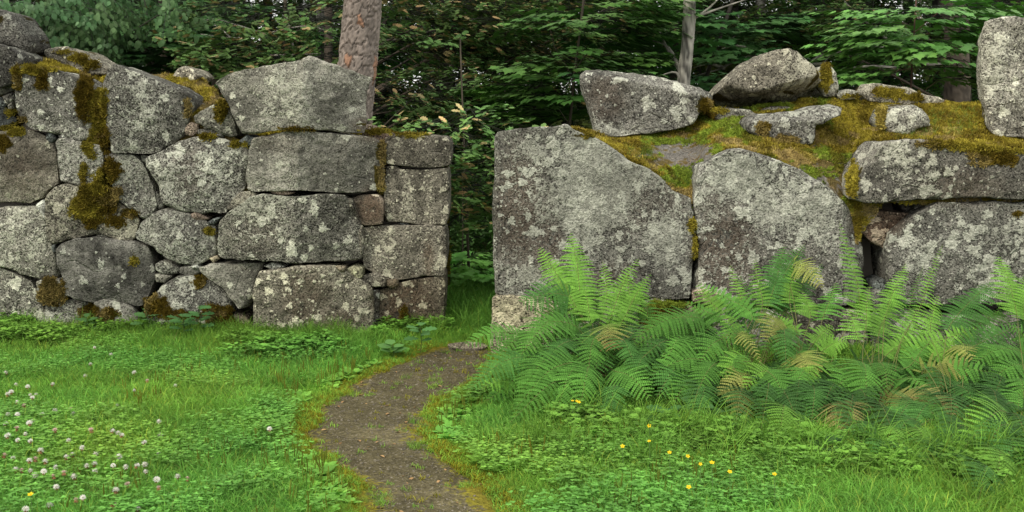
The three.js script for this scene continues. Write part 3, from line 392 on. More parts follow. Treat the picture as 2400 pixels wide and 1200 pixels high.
{
  const tuftA = mossTuft(1), tuftB = mossTuft(2), r = rng(31), L = [], R = [], B = [];
  const put = (x, y, list, ci, dens, big = 1, tone = 1) => {
    const o = y * ZW + x, d = zd[o]; if (d > 1e8) return; const dr = dir(x * 2, y * 2), n = V(zn[o * 3], zn[o * 3 + 1], zn[o * 3 + 2]); const vl = Math.hypot(...dr), cs = Math.max(.12, Math.abs(n.x * dr[0] + n.y * dr[1] + n.z * dr[2]) / vl);
    let k = (2 * d / F) ** 2 / cs * dens; k = Math.floor(k) + (r() < k % 1 ? 1 : 0);
    for (let i = 0; i < k; i++) { const q = dir((x + r() - .5) * 2, (y + r() - .5) * 2), p = V(q[0] * d, EYE + q[1] * d, q[2] * d), f = vn(p.x * 9 + 50, p.y * 9 + p.z * 7 + 50), ff = vn(p.x * 30 + 90, p.y * 30 + p.z * 20);
      const up = n.clone().multiplyScalar(.7).add(V((r() - .5) * .8, .35 + (r() - .5) * .5, (r() - .5) * .8)).normalize(), s = (.009 + .012 * r()) * big * (.7 + .6 * f), c = MOSSC[ci], e = MOSSC[f > .62 ? (ci + 1) % 3 : ci], m = tone * (.65 + .7 * ff) * (.8 + .4 * r());
      list.push([mat(p.addScaledVector(n, -.002), up, r() * 6.28, s, s * (.8 + .5 * r())), new THREE.Color().setRGB(lerp(c[0], e[0], .6) * m, lerp(c[1], e[1], .6) * m, lerp(c[2], e[2], .6) * m)]); }
  };
  for (const [list, src] of [[L, mossLeft], [R, mossRight]]) for (const [cx, cy, rx, ry, s, ci] of src) for (let y = Math.floor((cy - ry * 1.4) / 2); y <= (cy + ry * 1.4) / 2; y++) for (let x = Math.floor((cx - rx * 1.4) / 2); x <= (cx + rx * 1.4) / 2; x++) { if (x < 0 || y < 0 || x >= ZW || y >= ZH) continue; const d = Math.hypot((x * 2 - cx) / rx, (y * 2 - cy) / ry), m = 1.1 - d + (fb(x * .16 + 7, y * .16, 2) - .5) * 1.3; if (m > 0) put(x, y, list, ci, 12000 * s * Math.min(1, m * 4), 1 + .5 * Math.min(1, m), list === L ? .65 : .9); }
  for (let y = 0; y < ZH; y++) for (let x = 0; x < ZW; x++) { const id = zid[y * ZW + x]; if (id !== 3 && id !== 4) continue; const px = x * 2, py = y * 2; let m, ci = 0;
    const nz = fb(x * .05 + 3, y * .12, 3);
    if (id === 3) { const rock = Math.max(1 - Math.hypot((px - 1600) / 120, (py - 362) / 46), .8 * (1 - Math.hypot((px - 1970) / 90, (py - 420) / 60))); m = .62 - rock * 1.5 + (nz - .5) * 1.9; ci = px > 1850 && px < 2000 && py > 360 ? 3 : px > 1500 && px < 1950 && nz > .5 ? 3 : 0; if (py > 300 && nz < .42) ci = 2; }
    else { m = .35 + (nz - .5) * 2.2; ci = px > 860 ? 0 : nz > .52 ? 0 : 2; }
    if (m > 0) put(x, y, id === 3 ? R : L, ci, 9000 * Math.min(1, m * 3)); }
  for (const [list, parent] of [[L, wallLeft], [R, wallRight]]) { const h = list.length >> 1; scatter('moss', tuftA, mossMat, list.filter((_, i) => i % 2), parent).userData.kind = 'stuff'; scatter('moss', tuftB, mossMat, list.filter((_, i) => i % 2 === 0), parent).userData.kind = 'stuff'; }
  console.log('moss', L.length, R.length);
  // fallen needles and dry straw on the wall tops
  const ng = bg([-.5, 0, -.012, .5, .02, 0, -.5, 0, .012], null, [1, 1, 1, 1, 1, 1, 1, 1, 1]), NL = [], NR = [];
  for (let k = 0; k < 70000; k++) { const x = Math.floor(r() * ZW), y = Math.floor(r() * 250), id = zid[y * ZW + x]; if (id !== 3 && id !== 4) continue; const nz = fb(x * .06 + 40, y * .1, 2); if (nz < (id === 4 ? .4 : .5)) continue; const d = zd[y * ZW + x], q = dir(x * 2, y * 2), p = V(q[0] * d, EYE + q[1] * d + .012, q[2] * d), b = .6 + .7 * r();
    (id === 3 ? NR : NL).push([mat(p, V((r() - .5) * .7, 1, (r() - .5) * .7).normalize(), r() * 6.28, .05 + .05 * r()), new THREE.Color().setRGB(.3 * b, .19 * b, .09 * b)]); }
  scatter('needle_litter', ng, mossMat, NL, wallLeft).userData.kind = 'stuff'; scatter('needle_litter', ng, mossMat, NR, wallRight).userData.kind = 'stuff';
}

// ---------------------------------------------------------------- ground, lawn, path
const Hgt = (x, z) => .02 + .035 * fbm3(x * .5 + 4, z * .5, 1, 2) + .012 * n3(x * 3, z * 3, 5);
const pathL = [[1032, 812], [1000, 826], [930, 852], [870, 880], [800, 918], [752, 960], [735, 1005], [742, 1050], [780, 1090], [830, 1130], [862, 1170], [880, 1215], [900, 1300]];
const pathR = [[1156, 824], [1152, 838], [1130, 868], [1100, 900], [1050, 930], [1005, 955], [992, 985], [1000, 1030], [1035, 1075], [1080, 1115], [1125, 1155], [1165, 1205], [1230, 1300]];
const toG = (a) => a.map(([x, y]) => onY(x, y, .02));
const PL = smoothLine(toG(pathL), 60), PR = smoothLine(toG(pathR), 60);
const pathPoly = [...PL, ...PR.slice().reverse()];
function pathDist(x, z) { // metres from the trodden strip, negative inside
  let inside = false, best = 1e9; const P = pathPoly;
  for (let i = 0, j = P.length - 1; i < P.length; j = i++) { const a = P[i], b = P[j]; if ((a.z > z) !== (b.z > z) && x < (b.x - a.x) * (z - a.z) / (b.z - a.z) + a.x) inside = !inside; const dx = b.x - a.x, dz = b.z - a.z, l = dx * dx + dz * dz || 1e-9, t = clamp(((x - a.x) * dx + (z - a.z) * dz) / l), d = (x - a.x - dx * t) ** 2 + (z - a.z - dz * t) ** 2; if (d < best) best = d; }
  return (inside ? -1 : 1) * Math.sqrt(best);
}
const PGX0 = -5, PGZ0 = -11, PGN = 256, PGS = 10 / PGN, PG = new Float32Array(PGN * PGN); for (let j = 0; j < PGN; j++) for (let i = 0; i < PGN; i++) PG[j * PGN + i] = pathDist(PGX0 + i * PGS, PGZ0 + j * PGS);
const pd = (x, z) => { const u = clamp((x - PGX0) / PGS, 0, PGN - 1.01), v = clamp((z - PGZ0) / PGS, 0, PGN - 1.01), i = u | 0, j = v | 0, fx = u - i, fy = v - j, k = j * PGN + i; return (PG[k] * (1 - fx) + PG[k + 1] * fx) * (1 - fy) + (PG[k + PGN] * (1 - fx) + PG[k + PGN + 1] * fx) * fy; };
{
  const g = new THREE.PlaneGeometry(300, 300); g.rotateX(-Math.PI / 2); g.translate(0, -.06, -60);
  const o = part('ground', g, new THREE.MeshPhysicalMaterial({ color: new THREE.Color().setRGB(.075, .085, .035), roughness: 1, specularIntensity: .1 }), scene); tag(o, 'dark woodland floor of earth and leaf litter', 'ground', null, 'structure');
  // near ground: humus, moss and trodden grit in one soil texture, 10 m across
  const soil = (x0, x1, z0, z1, w) => { const C = new Uint8Array(w * w * 4), Hh = new Uint8Array(w * w * 4);
  for (let j = 0; j < w; j++) for (let i = 0; i < w; i++) {
    const x = x0 + i / w * (x1 - x0), z = z0 + j / w * (z1 - z0), q = (j * w + i) * 4;
    const g1 = fb(x * 2 + 30, z * 2 + 30, 3), g2 = fb(x * 14 + 30, z * 14, 2), g3 = vn(x * 70 + 9, z * 70), g4 = vn(x * 150, z * 150 + 8), d = pd(x, z) + (g1 - .5) * .22 + (g2 - .5) * .16;
    let a = (.062 + .045 * g2) * (.5 + g3 * .5 + g4 * .5), c = [a * 1.1, a * .95, a * .52]; // grit
    if (g4 > .84) { const p = .15 * (.6 + g3); c = [p, p * .88, p * .68]; } // small gravel
    const pale = sstep(.6, .75, g1) * .35; c = c.map((v) => v * (1 + pale));
    const ms = sstep(-.06, .06, d + (g3 - .5) * .12), mc = .5 + g3 * .6 + g4 * .4; // moss edge
    c = [lerp(c[0], .17 * mc, ms * .9), lerp(c[1], .15 * mc, ms * .9), lerp(c[2], .016 * mc, ms * .9)];
    const lawn = sstep(.1, .22, d); c = [lerp(c[0], .06 * mc, lawn), lerp(c[1], .075 * mc, lawn), lerp(c[2], .018 * mc, lawn)];
    C[q] = sb(c[0]); C[q + 1] = sb(c[1]); C[q + 2] = sb(c[2]); C[q + 3] = 255; Hh[q] = Hh[q + 1] = Hh[q + 2] = 255 * clamp(.3 * g2 + .35 * g3 + .3 * g4); Hh[q + 3] = 255;
  }
  return new THREE.MeshPhysicalMaterial({ specularIntensity: .12, map: tex(w, w, C, true), bumpMap: tex(w, w, Hh, false), bumpScale: .018, roughness: 1 }); };
  const sheet = (x0, x1, z0, z1, keep, lift, nx, nz) => { const pos = [], uv = [], idx = []; for (let j = 0; j <= nz; j++) for (let i = 0; i <= nx; i++) { const x = lerp(x0, x1, i / nx), z = lerp(z0, z1, j / nz), d = pd(x, z); pos.push(x, Hgt(x, z) + lift - (lift ? .03 * sstep(.0, .12, d) : .0), z); uv.push(i / nx, j / nz); } for (let j = 0; j < nz; j++) for (let i = 0; i < nx; i++) { const a = j * (nx + 1) + i; if (keep(lerp(x0, x1, (i + .5) / nx), lerp(z0, z1, (j + .5) / nz))) idx.push(a, a + nx + 1, a + 1, a + 1, a + nx + 1, a + nx + 2); } return bg(pos, idx, null, uv); };
  tag(part('lawn', sheet(-6, 6, -10.4, -2, () => true, 0, 300, 210), soil(-6, 6, -10.4, -2, 1024), scene), 'mossy soil of the lawn under the grass', 'lawn', null, 'structure');
  tag(part('footpath', sheet(-2, 1, -8, -3, (x, z) => pd(x, z) < .14, .006, 150, 250), soil(-2, 1, -8, -3, 2048), scene), 'narrow winding brown earth footpath with yellow mossy edges', 'path', null, 'structure');
}
// flat stone lying where the path enters the opening
{ const g = stoneGeo([[1046, 818], [1090, 806], [1130, 812], [1146, 826], [1120, 838], [1060, 834]], { z: -7.5, depth: .12, rim: .02, right: true, seed: 12, tint: [.9, .8, .68] });
  const c = onY(1098, 824, 0), p = g.attributes.position, s = at(1096, 823, -7.5); for (let i = 0; i < p.count; i++) { const x = p.getX(i) - s.x, y = p.getY(i) - s.y, z = p.getZ(i) + 7.5; p.setXYZ(i, c.x + x, z * .4 + .045, c.z - y * 2.4); } g.computeVertexNormals();
  tag(part('stepping_stone', g, matRight, scene), 'flat stone sunk in the earth where the path meets the wall opening', 'stone'); }

// ---------------------------------------------------------------- grasses and herbs of the lawn
function blades(seed, n, spread, h0, h1, w, bend) {
  const r = rng(seed), pos = [], col = [], idx = [];
  for (let k = 0; k < n; k++) { const a = r() * 6.283, rr = spread * Math.sqrt(r()), bx = Math.cos(a) * rr, bz = Math.sin(a) * rr, h = lerp(h0, h1, r()), la = r() * 6.283, ln = bend * (.3 + r()), lx = Math.cos(la) * ln * h, lz = Math.sin(la) * ln * h, wa = r() * 3.14, wx = Math.cos(wa) * w, wz = Math.sin(wa) * w, s = pos.length / 3, c = .7 + .55 * r(), yl = r() < .12 ? 1.5 : 1;
    for (const [t, q] of [[0, 1], [.45, .9], [.8, .55]]) { const y = h * t * (1 - .22 * ln * t), o = t * t; pos.push(bx + lx * o - wx * q, y, bz + lz * o - wz * q, bx + lx * o + wx * q, y, bz + lz * o + wz * q); }
    pos.push(bx + lx * 1.25, h * (1 - .38 * ln), bz + lz * 1.25);
    for (let q = 0; q < 7; q++) col.push(c * yl, c, c * .85); idx.push(s, s + 1, s + 2, s + 1, s + 3, s + 2, s + 2, s + 3, s + 4, s + 3, s + 5, s + 4, s + 4, s + 5, s + 6); }
  return bg(pos, idx, col);
}
// a leaf blade from a half outline [[along, half width]...], cupped a little
function leafShape(out, L, cup = .12, droop = .1) { const pos = [], idx = []; out.forEach(([t, w], i) => { const y = -droop * t * t * L; pos.push(0, y, t * L, w * L, y + cup * w * L, t * L, -w * L, y + cup * w * L, t * L); if (i) { const a = (i - 1) * 3, b = i * 3; idx.push(a, b, b + 1, a, b + 1, a + 1, a, b + 2, b, a, a + 2, b + 2); } }); return bg(pos, idx); }
const oval = leafShape([[0, .02], [.18, .22], [.45, .3], [.75, .2], [1, .01]], 1);
const ovalBroad = leafShape([[0, .02], [.12, .26], [.38, .4], [.68, .3], [.88, .12], [1, .01]], 1);
function placed(g, p, dirv, up, s, c) { // leaf pointing along dirv, upper side along up
  const z = dirv.clone().normalize(), x = up.clone().cross(z).normalize(), y = z.clone().cross(x), m = new THREE.Matrix4().makeBasis(x, y, z).scale(V(s, s, s)).setPosition(p), q = g.clone().applyMatrix4(m), n = q.attributes.position.count, a = new Float32Array(n * 3);
  for (let i = 0; i < n; i++) { a[i * 3] = c[0]; a[i * 3 + 1] = c[1]; a[i * 3 + 2] = c[2]; } q.setAttribute('color', new THREE.BufferAttribute(a, 3)); return q;
}
function clover(seed) { const r = rng(seed), out = []; for (let k = 0; k < 8; k++) { const a = r() * 6.28, d = .012 + .045 * r(), h = .035 + .04 * r(), p = V(Math.cos(a) * d, h, Math.sin(a) * d), c = .75 + .5 * r(); for (let l = 0; l < 3; l++) { const b = l * 2.094 + r() * .4 + a; out.push(placed(ovalBroad, p, V(Math.cos(b), .15 + .3 * r(), Math.sin(b)), V(.2 * (r() - .5), 1, .2 * (r() - .5)), .008 + .005 * r(), [c, c, c])); } } return mergeGeometries(out); }
function plantain(seed) { const r = rng(seed), out = []; for (let k = 0; k < 7; k++) { const a = k * 2.4 + r(), c = .8 + .4 * r(); out.push(placed(ovalBroad, V(Math.cos(a) * .012, .015, Math.sin(a) * .012), V(Math.cos(a), .25 + .5 * r(), Math.sin(a)), UPV, .035 + .035 * r(), [c, c, c * .9])); } for (let k = 0; k < (seed % 2 ? 2 : 0); k++) { const a = r() * 6.28, h = .09 + .06 * r(); out.push(tube([V(0, 0, 0), V(Math.cos(a) * .015, h * .5, Math.sin(a) * .015), V(Math.cos(a) * .02, h * .52, Math.sin(a) * .02), V(Math.cos(a) * .025, h, Math.sin(a) * .025)], [.0012, .0012, .003, .0022], 5, [.75, .42, .3])); } return mergeGeometries(out.map((g) => { g = g.toNonIndexed(); g.deleteAttribute('uv'); return g; })); }
function herb(seed, n, h, L, shape = oval) { const r = rng(seed), out = []; for (let k = 0; k < n; k++) { const a = r() * 6.28, t = .25 + .75 * r(), p = V(Math.cos(a) * h * .25 * t, h * t, Math.sin(a) * h * .25 * t), c = .7 + .55 * r(); for (let l = 0; l < 3; l++) { const b = a + (l - 1) * .9; out.push(placed(shape, p, V(Math.cos(b), .1 + .4 * r(), Math.sin(b)), V(.4 * (r() - .5), 1, .4 * (r() - .5)), L * (.7 + .6 * r()), [c, c, c * .9])); } } return mergeGeometries(out); }
const grassMat = leafMat({ roughness: .7, transmission: .3 }), herbMat = leafMat({ roughness: .7, transmission: .3 });
const lawnTufts = [1, 2, 3].map((s) => blades(s, 42, .075, .035, .095, .0019, .8)), tallTufts = [4, 5].map((s) => blades(s, 15, .05, .1, .3, .0022, .6)), tinyTufts = [6].map((s) => blades(s, 12, .025, .012, .035, .0016, 1));
const inView = (x, z, m = 1.1) => Math.abs(x) < -z * .45 + m + .1;
const fernFront = (x) => lerp(-5.75, -4.85, clamp(x / 2.0)); // where the fern bank ends towards the lawn
const wallZ = (x) => x < -.35 ? (x < -.42 && x > -.98 ? -8.05 : -7.82 - .3 * clamp((-x - 1.75) / 1.8)) : -7.32; // foot of the walls
function fernShade(x, z) { return x > .1 && z < -5.6 - .0 && z > -7.3 && x < 4; }
{
  const r = rng(77), lists = { l: [[], [], []], t: [[], []], y: [], cl: [[], []], pl: [[], []], hb: [[], []], br: [] };
  const G = (x, z, k, yl = 0) => { const n = fb(x * 1.6 + 60, z * 1.6 + 60, 2), m = fb(x * 7 + 20, z * 7, 2), b = (.66 + .5 * m + .3 * (r() - .5)) * k, w = clamp((n - .5) * 1.6 + yl, -.3, 1); return new THREE.Color().setRGB(lerp(.175, .26, clamp(w + .3)) * b, lerp(.43, .46, clamp(w + .3)) * b, lerp(.078, .065, clamp(w + .3)) * b); };
  for (let k = 0; k < 50000; k++) { // lawn
    const z = lerp(-9.6, -4.05, Math.pow(r(), .9)), x = (r() * 2 - 1) * 4.9; if (!inView(x, z)) continue; if (z < wallZ(x) && !(x > -.52 && x < -.1)) continue;
    const d = pd(x, z) + (fb(x * 4 + 8, z * 4, 3) - .5) * .42 - .07; if (d < .02 && r() > (d > -.1 ? .14 : .008)) continue;
    const ed = sstep(.0, .35, d), fern = fernShade(x, z) && z < fernFront(x); if (fern && r() < .8) continue;
    const s = lerp(.45, 1.05, ed) * (.75 + .5 * r()), c = G(x, z, 1, .5 * (1 - ed));
    lists.l[k % 3].push([mat(V(x, Hgt(x, z) - .004, z), V((r() - .5) * .3, 1, (r() - .5) * .3).normalize(), r() * 6.28, s, s * (.8 + .5 * r())), c]);
  }
  for (let k = 0; k < 32000; k++) { // moss and tiny grass along the path
    const z = lerp(-8, -4.1, r()), x = lerp(-1.6, .8, r()), d = pd(x, z) + (fb(x * 6 + 8, z * 6, 2) - .5) * .2; if (d < .0 || d > .34) { if (!(d < 0 && r() < .018)) continue; }
    const b = .7 + .6 * r(), y = r() < .5 && d < .16; lists.y.push([mat(V(x, Hgt(x, z) + .002, z), UPV, r() * 6.28, .7 + .5 * r()), y ? new THREE.Color().setRGB(.24 * b, .23 * b, .025 * b) : G(x, z, .95, .6)]);
  }
  for (let k = 0; k < 5000; k++) { // tall grass by the walls, in the opening and below the ferns
    let x, z; const q = r(); if (q < .5) { x = lerp(-4, -.5, r()); z = wallZ(x) + .06 + .5 * Math.pow(r(), 2); if (fb(x * 3 + 70, z * 3 + 7, 2) < .42) continue; } else if (q < .74) { x = lerp(-.75, .15, r()); z = lerp(-11.5, -7.95, r()); if (x > -.14 && z > -8.9) continue; if (x < -.46 && z > -8.7) continue; } else { x = lerp(.0, 3.6, r()); z = fernFront(x) - .1 + .7 * Math.pow(r(), 1.5); if (r() < .6) continue; }
    if (pd(x, z) < .1) continue; const s = (.45 + .6 * r()) * (q < .5 ? .72 : 1); lists.t[k % 2].push([mat(V(x, Hgt(x, z), z), V((r() - .5) * .3, 1, (r() - .5) * .3).normalize(), r() * 6.28, s, s * (.7 + .5 * r())), G(x, z, .85, .1)]);
  }
  for (let k = 0; k < 22000; k++) { // clover carpet
    const z = lerp(-7.6, -4.05, r()), x = lerp(-4.6, 4.4, r()); if (!inView(x, z)) continue; if (z < wallZ(x) + .05) continue; const d = pd(x, z); if (d < .12) continue; if (x > .1 && z < fernFront(x) + .1) continue; if (fb(x * 2.2 + 3, z * 2.2 + 80, 2) < .5 + (x > 0 ? .06 : 0)) continue;
    const s = .8 + .7 * r(); lists.cl[k % 2].push([mat(V(x, Hgt(x, z), z), UPV, r() * 6.28, s), G(x, z, 1.0, .1)]);
  }
  for (let k = 0; k < 5200; k++) { // plantain rosettes near the path
    const z = lerp(-7.3, -4.05, r()), x = lerp(-2.4, 1.9, r()), d = pd(x, z); if (d < .08 || d > .95 + .3 * r()) continue; if (x > .1 && z < fernFront(x) + .1) continue; if (fb(x * 2.4 + 33, z * 2.4 + 8, 2) < .47) continue;
    const s = .45 + .6 * r(); lists.pl[k % 2].push([mat(V(x, Hgt(x, z) + .004, z), V((r() - .5) * .3, 1, (r() - .5) * .3).normalize(), r() * 6.28, s), G(x, z, 1.15, .15)]);
  }
  for (let k = 0; k < 4600; k++) { // leafy weeds at the foot of the wall and under the ferns
    let x, z; if (r() < .6) { x = lerp(-3.9, -.45, r()); z = wallZ(x) + .05 + .75 * Math.pow(r(), 1.4); if (fb(x * 2.5 + 9, z * 2.5 + 40, 2) < .5) continue; } else { x = lerp(.1, 3.4, r()); z = fernFront(x) - .12 + .5 * Math.pow(r(), 1.1); if (r() < .72) continue; }
    if (pd(x, z) < .12) continue; const s = .5 + .7 * r(); lists.hb[k % 2].push([mat(V(x, Hgt(x, z), z), UPV, r() * 6.28, s), G(x, z, .95, .05)]);
  }
  const straw = []; for (let k = 0; k < 900; k++) { const z = lerp(-7.6, -4.1, r()), x = lerp(-3.4, 2.6, r()); if (!inView(x, z) || pd(x, z) < .1 || z < wallZ(x) + .1 || (x > .1 && z < fernFront(x))) continue; if (fb(x * 1.3 + 7, z * 1.3 + 70, 2) < .46) continue; const b = .7 + .6 * r(), s = .3 + .35 * r(); straw.push([mat(V(x, Hgt(x, z), z), V((r() - .5) * .5, 1, (r() - .5) * .5).normalize(), r() * 6.28, s), new THREE.Color().setRGB(.32 * b, .34 * b, .13 * b)]); }
  const st = (n, g, m, l, lab, cat) => { if (l.length) tag(scatter(n, g, m, l), lab, cat, null, 'stuff'); };
  lists.l.forEach((l, i) => st('lawn_grass', lawnTufts[i], grassMat, l, 'short green lawn grass', 'grass')); lists.t.forEach((l, i) => st('tall_grass', tallTufts[i], grassMat, l, 'tall grass along the wall foot and in the opening', 'grass'));
  st('seeding_grass', blades(21, 4, .05, .16, .3, .0014, .8), grassMat, straw, 'pale thin seeding grass stems in the lawn', 'grass');
  st('path_edge_moss', tinyTufts[0], mossMat, lists.y, 'short yellow green moss and grass along the path edges', 'moss');
  const cl = [clover(1), clover(2)], pl = [plantain(1), plantain(2)], hb = [herb(1, 13, .11, .025), herb(2, 12, .12, .026, ovalBroad)];
  lists.cl.forEach((l, i) => st('clover_leaves', cl[i], herbMat, l, 'clover leaves carpeting the lawn', 'clover')); lists.pl.forEach((l, i) => st('plantain_leaves', pl[i], herbMat, l, 'broad plantain leaves spreading beside the path', 'plantain')); lists.hb.forEach((l, i) => st('leafy_weeds', hb[i], herbMat, l, 'leafy green weeds at the wall foot and below the ferns', 'weeds'));
  // grass tufts on the crest of the slab wall
  const cr = []; for (let k = 0; k < 110; k++) { const px = lerp(2130, 2290, r()), py = lerp(262, 322, r()), o = (py >> 1) * ZW + (px >> 1); if (zid[o] !== 3) continue; const d = zd[o], q = dir(px, py), s = .15 + .3 * r() * r(); cr.push([mat(V(q[0] * d, EYE + q[1] * d - .01, q[2] * d), V((r() - .5) * .4, 1, (r() - .5) * .4).normalize(), r() * 6.28, s), new THREE.Color().setRGB(.2, .34, .07).multiplyScalar(.8 + .5 * r())]); }
  for (const [x0, x1, y0, y1, n] of [[1470, 1530, 345, 380, 26], [1560, 1620, 410, 440, 14], [2060, 2200, 300, 330, 30]]) for (let k = 0; k < n; k++) { const px = lerp(x0, x1, r()), py = lerp(y0, y1, r()), o = (py >> 1) * ZW + (px >> 1); if (zid[o] !== 3) continue; const d = zd[o], q = dir(px, py); cr.push([mat(V(q[0] * d, EYE + q[1] * d - .01, q[2] * d), UPV, r() * 6.28, .2 + .15 * r()), new THREE.Color().setRGB(.12, .2, .04)]); }
  scatter('grass_tuft', tallTufts[0], grassMat, cr, wallRight).userData.kind = 'stuff';
  // grit on the path
  const pg = new THREE.IcosahedronGeometry(1, 0), gs = []; for (let k = 0; k < 6000; k++) { const z = lerp(-7.5, -4.1, r()), x = lerp(-1.5, .3, r()); if (pd(x, z) > -.02) continue; const s = .002 + .005 * Math.pow(r(), 3), b = .1 + .16 * r(); gs.push([new THREE.Matrix4().compose(V(x, Hgt(x, z) + .006, z), new THREE.Quaternion().setFromEuler(new THREE.Euler(r() * 6, r() * 6, r() * 6)), V(s * 1.5, s * .7, s)), new THREE.Color().setRGB(b * .8, b * .7, b * .52)]); }
  tag(scatter('gravel', pg, new THREE.MeshStandardMaterial({ roughness: 1 }), gs), 'fine grit and little stones scattered on the path', 'gravel', null, 'stuff');
  const lit = leafShape([[0, .02], [.3, .25], [.7, .2], [1, .02]], 1, .4), ll = []; for (let k = 0; k < 420; k++) { const z = lerp(-7.6, -4.1, r()), x = lerp(-1.9, 1, r()); if (pd(x, z) > .25) continue; const b = .5 + .8 * r(); ll.push([mat(V(x, Hgt(x, z) + .01, z), V((r() - .5) * .6, 1, (r() - .5) * .6).normalize(), r() * 6.28, .012 + .022 * r()), new THREE.Color().setRGB(.3 * b, .19 * b, .09 * b)]); }
  const litG = lit; litG.setAttribute('color', new THREE.BufferAttribute(new Float32Array(lit.attributes.position.count * 3).fill(1), 3));
  tag(scatter('leaf_litter', litG, mossMat, ll), 'dry brown leaf scraps on the path', 'leaf litter', null, 'stuff');
}
// ---------------------------------------------------------------- single flowers
{
  const r = rng(5), head = (() => { const out = [], q = leafShape([[0, .05], [.5, .2], [1, .03]], 1, .3, .2); const mk = (brown) => { const o = []; for (let k = 0; k < 46; k++) { const t = (k + .5) / 46, y = 1 - 1.75 * t, a = k * 2.4, rr = Math.sqrt(Math.max(0, 1 - y * y)), d = V(Math.cos(a) * rr, y + .25, Math.sin(a) * rr), low = t > (brown ? .45 : .8); const c = low ? [.36, .2, .1] : brown ? [.62, .46, .4] : [.78, .76, .7]; o.push(placed(q, d.clone().multiplyScalar(.15), low ? d.clone().add(V(0, -1, 0)) : d, V(a % 1 + .1, 1, .3), 1, c)); } return mergeGeometries(o); }; return [mk(false), mk(true)]; })();
  const petalM = leafMat({ transmission: .25, roughness: .9 }), stemM = new THREE.MeshStandardMaterial({ vertexColors: true, roughness: .9 }), stem = tube([V(0, 0, 0), V(.004, .5, .003), V(0, 1, 0)], [.0013, .0012, .001], 5, [.1, .18, .05]);
  const zc = [35, 385, 163, 467, 66, 497, 45, 512, 178, 515, 213, 512, 190, 530, 100, 557, 140, 580, 48, 628, 102, 630, 245, 632, 322, 608, 413, 600, 428, 628, 172, 680, 193, 668, 33, 687, 97, 712, 323, 722, 45, 755, 148, 745, 104, 780, 178, 785, 402, 782, 534, 722, 658, 728, 692, 740, 714, 752, 787, 385, 863, 432, 1028, 460, 787, 488, 500, 404, 308, 452, 94, 455, 530, 335, 650, 278, 555, 237, 733, 67, 687, 577, 932, 672, 940, 752, 845, 795, 482, 825, 563, 862, 238, 842, 388, 880, 425, 865, 697, 878, 928, 860, 25, 870, 77, 886, 173, 900, 207, 893, 265, 905, 508, 930, 553, 920, 557, 962, 327, 940, 663, 930, 737, 938, 802, 930, 850, 925, 853, 965, 128, 958, 178, 960, 256, 965, 92, 953, 208, 988, 313, 993, 375, 972, 432, 995, 918, 1012, 930, 1060, 1040, 993, 1098, 1007, 748, 1043, 678, 1075, 330, 1055, 485, 1117, 445, 1132, 290, 1165, 665, 1160, 808, 1185, 1580, 715, 150, 1185];
  const brown = { 140: 1, 413: 1, 97: 1, 323: 1, 863: 1, 534: 1, 25: 1, 207: 1, 128: 1, 313: 1, 375: 1, 1098: 1, 748: 1, 930: 1, 665: 1, 445: 1 };
  let first = [null, null];
  for (let i = 0; i < zc.length; i += 2) { const b = brown[zc[i]] ? 1 : 0, hh = .085 + .045 * r(), p = onY(zc[i] / 2.5, 720 + zc[i + 1] / 2.5, hh), y0 = Hgt(p.x, p.z), g = thing('clover_flower', V(p.x, y0, p.z), b ? 'white clover flower with browning lower florets on the lawn' : 'fresh white clover flower head on the lawn', 'flower', b ? 'browning clover flowers on the lawn' : 'white clover flowers on the lawn');
    const s = shade(new THREE.Mesh(stem, stemM)); s.name = 'stem'; s.scale.y = hh - y0; g.add(s); const h = shade(new THREE.Mesh(head[b], petalM)); h.name = 'flower_head'; h.position.y = hh - y0; h.scale.setScalar((.0096 + .004 * r()) * (zc[i + 1] > 600 ? 1.08 : 1)); h.rotation.set((r() - .5) * .7, r() * 6, (r() - .5) * .7); g.add(h); }
  const bc = (() => { const o = []; for (let k = 0; k < 5; k++) { const a = k * 1.2566; o.push(placed(ovalBroad, V(0, 0, 0), V(Math.cos(a), .55, Math.sin(a)), UPV, 1, [.82, .6, .02])); } return mergeGeometries(o); })(), bctr = new THREE.SphereGeometry(.25, 8, 6);
  const bm = leafMat({ transmission: .2, roughness: .35 }), cm = new THREE.MeshStandardMaterial({ color: new THREE.Color().setRGB(.6, .42, .02), roughness: .8 });
  const bz = [425, 121, 455, 122, 470, 130, 964, 295, 965, 405, 777, 440, 1107, 484, 1235, 510, 1324, 565, 1405, 557, 1530, 620, 1845, 637, 1243, 728, -3384, 780];
  for (let i = 0; i < bz.length; i += 2) { const hh = .13 + .06 * r(), p = onY(1200 + bz[i] / 3, 900 + bz[i + 1] / 3, hh), y0 = Hgt(p.x, p.z), fern = i < 6, g = thing('buttercup', V(p.x, y0, p.z), fern ? 'yellow buttercup in front of drooping fern fronds' : i > 25 ? 'lone yellow buttercup among the white clover' : 'yellow buttercup in the open grass below the ferns', 'flower', i > 25 ? undefined : fern ? 'buttercups against the ferns' : 'buttercups in the grass');
    const s = shade(new THREE.Mesh(stem, stemM)); s.name = 'stem'; s.scale.y = hh - y0; g.add(s); const h = shade(new THREE.Mesh(bc, bm)); h.name = 'petals'; h.position.y = hh - y0; h.scale.setScalar(.0095 + .004 * r()); h.rotation.set(.5 + (r() - .5) * .6, r() * 6, (r() - .5) * .6); g.add(h); const c = shade(new THREE.Mesh(bctr, cm)); c.name = 'flower_centre'; c.position.copy(h.position); c.position.y += .003; c.scale.setScalar(.01); g.add(c); }
}

